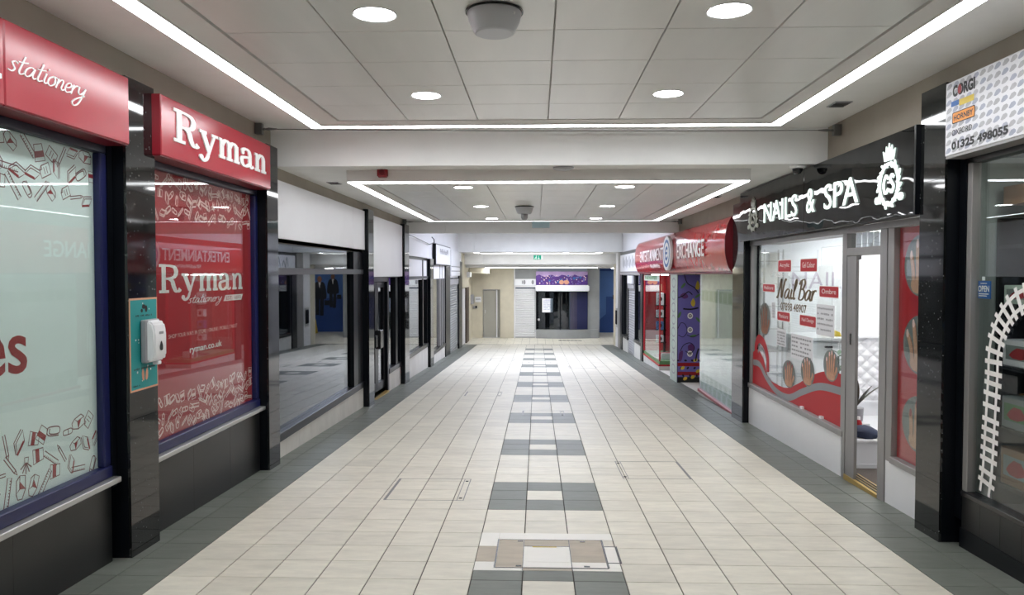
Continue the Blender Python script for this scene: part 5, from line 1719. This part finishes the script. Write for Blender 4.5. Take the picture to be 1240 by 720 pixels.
# ================================================================== CEILING FITTINGS
def downlight_proto():
    t = empty('downlight', (0, 0, 0))
    MB().lathe([(.100, 0), (.112, -.004), (.112, .004), (.100, .006)], (0, 0, 0), 32, cap=False).build('bezel', 'plastic', t, smooth=True, local=True)
    MB().lathe([(.100, -.003), (.100, .003)], (0, 0, 0), 32).build('lens', 'spot', t, local=True)
    return t
pro = downlight_proto()
spots = [(-.825, 3.9, RZ1, 'on the near raft, stationery side, beside the large ceiling speaker'), (.957, 3.9, RZ1, 'on the near raft, nail bar side, level with the large ceiling speaker'),
         (-.82, 5.67, RZ1, 'on the near raft, stationery side, close to the crosswise strip'), (.955, 5.67, RZ1, 'on the near raft, nail bar side, close to the crosswise strip'),
         (-.825, 2.1, RZ1, 'on the near raft behind the first pair, stationery side'), (.957, 2.1, RZ1, 'on the near raft behind the first pair, nail bar side'),
         (-.825, .3, RZ1, 'over the viewpoint, stationery side'), (.957, .3, RZ1, 'over the viewpoint, nail bar side'),
         (-.825, 8.57, RZ2, 'on the far raft, stationery side, at its near edge'), (.973, 8.57, RZ2, 'on the far raft, nail bar side, at its near edge'),
         (-.807, 11.0, RZ2, 'in the middle of the far raft, stationery side'), (1.0, 11.0, RZ2, 'in the middle of the far raft, nail bar side'),
         (-.795, 13.42, RZ2, 'on the far raft, stationery side, at its far edge'), (1.02, 13.42, RZ2, 'on the far raft, nail bar side, at its far edge')]
for i, (x, y, z, l) in enumerate(spots):
    o = pro if i == 0 else copy_tree(pro, (x, y, z))
    o.location = (x, y, z + .002)
    tag(o, 'round recessed downlight ' + l, 'light', 'round downlights in the ceiling rafts')
for i, (x, y, z, l) in enumerate(((-.95, 26.6, CZ4, 'round downlight behind the lilac beam beside the exit sign, stationery side'), (1.0, 26.6, CZ4, 'round downlight behind the lilac beam beside the exit sign, nail bar side'), (2.15, 26.6, CZ4, 'round downlight behind the lilac beam next to the metal-clad return wall'), (-2.1, 26.6, CZ4, 'round downlight behind the lilac beam over the roller shutter post'))):
    o = copy_tree(pro, (x, y, z - .002))
    tag(o, l, 'light', 'round downlights behind the lilac beam')

def dome(label, x, y, z, s, nub):
    t = empty('ceiling_speaker', (x, y, z), label, 'ceiling fitting')
    MB().lathe([(.135 * s, 0), (.137 * s, -.012 * s), (.128 * s, -.05 * s), (.105 * s, -.10 * s), (.098 * s, -.108 * s), (.02, -.112 * s)], (x, y, z), 40).build('housing', 'plastic_pale', t, smooth=True)
    MB().lathe([(.145 * s, 0), (.145 * s, -.008)], (x, y, z), 40).build('base_ring', 'plastic_dark', t)
    MB().lathe([(.098 * s, -.109 * s), (.09 * s, -.1125 * s)], (x, y, z), 40).build('grille', 'plastic_pale', t)
    if nub:
        MB().lathe([(.05, -.10), (.05, -.16), (.03, -.19)], (x, y, z), 18).build('sensor', 'plastic_grey', t, smooth=True)
    else:
        for a in (2.6, 5.6):
            MB().lathe([(.012, -.0), (.008, -.012)], (x + .125 * s * math.cos(a), y + .125 * s * math.sin(a), z - .03), 10).build('screw', 'plastic', t)
dome('large grey round ceiling speaker on the near raft', -.216, 3.87, RZ1, 1.0, False)
dome('small grey round detector with sensor under the far raft', -.185, 11.03, RZ2, .95, True)
al = empty('alarm_sounder', (-1.61, 7.99, 2.64), 'small red fire alarm sounder on the edge of the far raft', 'alarm')
box('body', 'alarm', al, -1.665, -1.557, 7.93, 7.999, 2.64, 2.745, bevel=.012, seg=2)
MB().lathe([(.032, 0), (.03, -.012), (.012, -.02)], (-1.61, 7.93, 2.69), 18, axis='y').build('horn', 'red_dark', al, smooth=True)
sd = empty('smoke_detector', (.264, 7.86, CZ2), 'flat white round detector on the ceiling in front of the far raft', 'detector')
MB().lathe([(.105, 0), (.105, -.018), (.085, -.03), (.02, -.034)], (.264, 7.80, CZ2), 32).build('body', 'plastic_grey', sd, smooth=True)
MB().lathe([(.112, 0), (.112, -.006)], (.264, 7.80, CZ2), 32).build('base', 'plastic', sd)
cc = empty('security_camera', (2.58, 7.72, CZ2), 'white security camera dome above the nail bar sign', 'camera')
MB().lathe([(.075, 0), (.075, -.03), (.062, -.04)], (2.58, 7.72, CZ2), 28).build('housing', 'plastic', cc, smooth=True)
MB().lathe([(.05, -.04), (.046, -.065), (.03, -.088), (.005, -.096)], (2.58, 7.72, CZ2), 24).build('dome', 'plastic_dark', cc, smooth=True)
eb_ = empty('hanging_exit_sign', (.07, 15.0, 2.5), 'hanging frosted glass exit blade at the far end of the far raft', 'sign')
box('mount', 'plastic', eb_, -.02, .16, 14.95, 15.05, 2.69, CZ2)
box('blade', 'sign_blade', eb_, -.10, .24, 14.99, 15.005, 2.53, 2.69, bevel=.002)
ex = empty('exit_sign', (.02, 26.6, 2.12), 'small green and white lit exit sign hanging before the lower beam', 'sign')
box('case', 'plastic', ex, -.14, .20, 26.58, 26.64, 2.12, 2.28)
box('stem', 'plastic', ex, .01, .05, 26.6, 26.62, 2.28, CZ4)
Ink().rect(-.125, 2.13, .14, 2.27).build('green_face', 'green_exit', ex, FB(26.58), .002)
Ink().rect(.145, 2.13, .192, 2.27).build('white_face', 'white_exit', ex, FB(26.58), .002)
q = Ink()
q.disc((-.03, 2.245), .014).ribbon([(-.03, 2.225), (-.045, 2.185), (-.02, 2.165), (-.04, 2.14)], .016).ribbon([(-.045, 2.185), (-.075, 2.165), (-.085, 2.145)], .016).ribbon([(-.065, 2.21), (-.01, 2.20)], .012)
q.ribbon([(.05, 2.145), (.05, 2.25)], .014).ribbon([(.02, 2.175), (.05, 2.145), (.08, 2.175)], .014)
q.build('symbol', 'white_exit', ex, FB(26.58), .004)
for i, (x, y, z, l) in enumerate(((2.53, 6.55, CZ1, 'small ceiling air grille above the nail bar sign'), (-2.42, 9.1, CZ2, 'small ceiling air grille above the blank white fascia'), (2.50, 10.9, CZ2, 'small ceiling air grille above the red barrel sign'))):
    t = empty('air_grille', (x, y, z), l, 'grille', 'small ceiling air grilles')
    box('frame', 'plastic_grey', t, x - .07, x + .07, y - .1, y + .1, z - .008, z)
    for k in range(4):
        box('louvre', 'plastic_dark', t, x - .06, x + .06, y - .08 + k * .045, y - .06 + k * .045, z - .012, z - .008)

def wire(label, a, b, sag):
    t = empty('catenary_wire', ((a[0] + b[0]) / 2, (a[1] + b[1]) / 2, a[2]), label, 'wire')
    A, B = Vector(a), Vector(b)
    pts = [A.lerp(B, i / 16) + Vector((0, 0, -4 * sag * (i / 16) * (1 - i / 16))) for i in range(17)]
    MB().tube(pts, .0035, 6).build('cable', 'plastic_dark', t)
    for e, d in ((A, 1), (B, -1)):
        MB().tube([e + Vector((d * .03, 0, 0)), e + Vector((d * .07, 0, 0)), e + Vector((d * .15, 0, 0))], [.006, .014, .006], 8).build('turnbuckle', 'steel', t)
        box('bracket', 'steel', t, e.x - .012 - (.04 if d > 0 else 0), e.x + .012 + (.04 if d < 0 else 0), e.y - .03, e.y + .03, e.z - .05, e.z + .05)
        MB().tube([e + Vector((d * .0, 0, 0)), e + Vector((d * .035, 0, 0))], .012, 8).build('hook', 'steel', t)
wire('thin steel wire strung across the mall before the white beam', (-2.60, 7.18, 3.0), (2.77, 7.28, 2.975), .012)
wire('thin steel wire strung across the mall before the grey bulkhead', (-2.60, 15.1, 2.66), (2.77, 15.1, 2.655), .012)
MB().tube([(XL + .02, 15.3, 2.44), (XL + .12, 15.6, 2.40), (XL + .07, 18.4, 2.34), (XL + .07, 19.2, 2.42)], .009, 6).build('loose_cable', 'plastic_dark')
tag(bpy.data.objects['loose_cable'], 'dark loose cable slung over the far blank fascias', 'cable')
eml = empty('emergency_light', (-2.55, 28.9, 1.5), 'small white emergency light above the pale door reveal', 'light')
LS.part('body', 'plastic', eml, -.15, -.012, 28.7, 29.1, 1.50, 1.70, bevel=.01)
LS.part('lens', 'white_exit', eml, -.16, -.15, 28.74, 29.06, 1.52, 1.68)
db = empty('duct_box', (-2.2, 29.8, 1.62), 'cream boxed duct under the far ceiling beside the end door', 'duct')
box('casing', 'cream', db, -2.62, -1.85, 29.5, 30.4, 1.64, 1.858)

# ================================================================== FLOOR ACCESS COVERS
def cover(label, x0, x1, y0, y1, style=0):
    t = empty('access_cover', ((x0 + x1) / 2, (y0 + y1) / 2, fz((y0 + y1) / 2)), label, 'floor cover', 'steel-edged access covers in the floor')
    L = .0012
    MB().slab(x0, x0 + (.022 if style == 0 else .008), y0, y1, .003, L).build('edge_bar', 'steel', t)
    MB().slab(x1 - (.008 if style == 0 else .022), x1, y0, y1, .003, L).build('edge_bar', 'steel', t)
    xi = x1 - .06 if style == 0 else x0 + .05
    MB().slab(xi, xi + .006, y0, y1, .003, L).build('edge_bar', 'steel', t)
    for y in (y0, y1 - .006):
        MB().slab(x0, x1, y, y + .006, .003, L).build('cross_bar', 'steel', t)
    for yq_ in (y0 + .06, y1 - .1):
        MB().slab(x1 - .045 if style == 0 else x0 + .014, x1 - .02 if style == 0 else x0 + .04, yq_, yq_ + .03, .003, L + .001).build('lifting_key', 'plastic_dark', t)
cover('steel-edged floor cover among pale tiles on the stationery side, nearest', -1.262, -.60, 6.19, 6.94)
cover('steel-edged floor cover among pale tiles on the nail bar side, nearest', .79, 1.425, 7.01, 7.77, 1)
cover('steel-edged floor cover farther off on the stationery side', -1.25, -.62, 13.0, 13.62)
cover('steel-edged floor cover set across a slate band of the centre strip', -.215, .395, 10.82, 11.3)
cover('small distant floor cover on the stationery side', -1.29, -.63, 20.6, 21.35)
cover('small distant floor cover on the nail bar side', .77, 1.44, 18.5, 19.04, 1)
cover('small distant floor cover in the centre strip', -.22, .385, 19.9, 20.27)
big = empty('access_cover', (.09, 4.9, fz(4.9)), 'large patched access cover with worn brown tiles and a white tile in the centre strip', 'floor cover', 'steel-edged access covers in the floor')
Lh = .0012
MB().slab(-.258, -.088, 4.635, 5.18, .003, Lh).build('worn_tile', 'tile_brown', big)
MB().slab(-.086, .214, 5.045, 5.18, .003, Lh).build('worn_tile', 'tile_brown', big)
MB().slab(.218, .435, 4.91, 5.18, .003, Lh).build('worn_tile', 'tile_brown', big)
MB().slab(.218, .435, 4.745, 4.908, .003, Lh).build('worn_tile', 'tile_brown', big)
MB().slab(-.386, -.262, 4.74, 5.04, .003, Lh).build('worn_tile', 'tile_brown', big)
MB().slab(-.086, .214, 4.742, 5.043, .003, Lh).build('white_tile', 'tile_white', big)
MB().slab(-.086, .214, 4.648, 4.739, .003, Lh).build('white_tile', 'tile_white', big)
MB().slab(-.086, .214, 4.59, 4.645, .003, Lh).build('worn_tile', 'tile_brown', big)
MB().slab(.218, .435, 4.648, 4.742, .003, Lh).build('white_tile', 'tile_white', big)
MB().slab(-.386, -.262, 4.585, 4.737, .003, Lh).build('white_tile', 'tile_white', big)
MB().slab(-.262, -.088, 4.585, 4.63, .003, Lh).build('white_tile', 'tile_white', big)
MB().slab(.218, .515, 4.590, 4.64, .003, Lh).build('white_tile', 'tile_white', big)
MB().slab(.445, .515, 4.643, 5.045, .003, Lh).build('white_tile', 'tile_white', big)
MB().slab(-.386, -.262, 5.045, 5.33, .003, Lh).build('white_tile', 'tile_white', big)
MB().slab(-.258, .515, 5.19, 5.33, .003, Lh).build('white_tile', 'tile_white', big)
for b in ((-.266, -.256, 4.63, 5.19), (.432, .445, 4.64, 5.19), (-.258, .44, 5.18, 5.187), (-.258, .44, 4.628, 4.638), (-.09, -.085, 4.59, 5.18), (.213, .218, 4.59, 5.18), (-.086, .214, 5.042, 5.048), (.445, .53, 5.045, 5.055), (.515, .53, 4.735, 5.05), (.445, .53, 4.73, 4.74)):
    MB().slab(b[0], b[1], b[2], b[3], .003, Lh + .0012).build('edge_bar', 'plastic_dark', big)
for x, y in ((-.13, 5.14), (.29, 5.14), (-.13, 4.655), (.29, 4.655)):
    MB().slab(x, x + .035, y, y + .022, .003, Lh + .0016).build('lifting_key', 'plastic_dark', big)
MB().slab(-.03, .13, 5.026, 5.036, .003, Lh + .0016).build('caution_mark', 'yellow', big)
gr = empty('floor_grate', (1.3, 29.9, FE), 'dark floor grate strip before the dark curved shop front', 'grate')
box('frame', 'steel', gr, .83, 1.75, 29.75, 29.95, FE - .001, FE + .004)
for k in range(6):
    box('slot', 'plastic_dark', gr, .85 + k * .15, .97 + k * .15, 29.78, 29.92, FE + .004, FE + .006)
js = MB().box(-2.69, 2.86, 28.02, 28.12, FE, FE + .004).build('expansion_joint', 'steel')
tag(js, 'dark metal joint strip across the floor where the slope ends', 'joint strip')
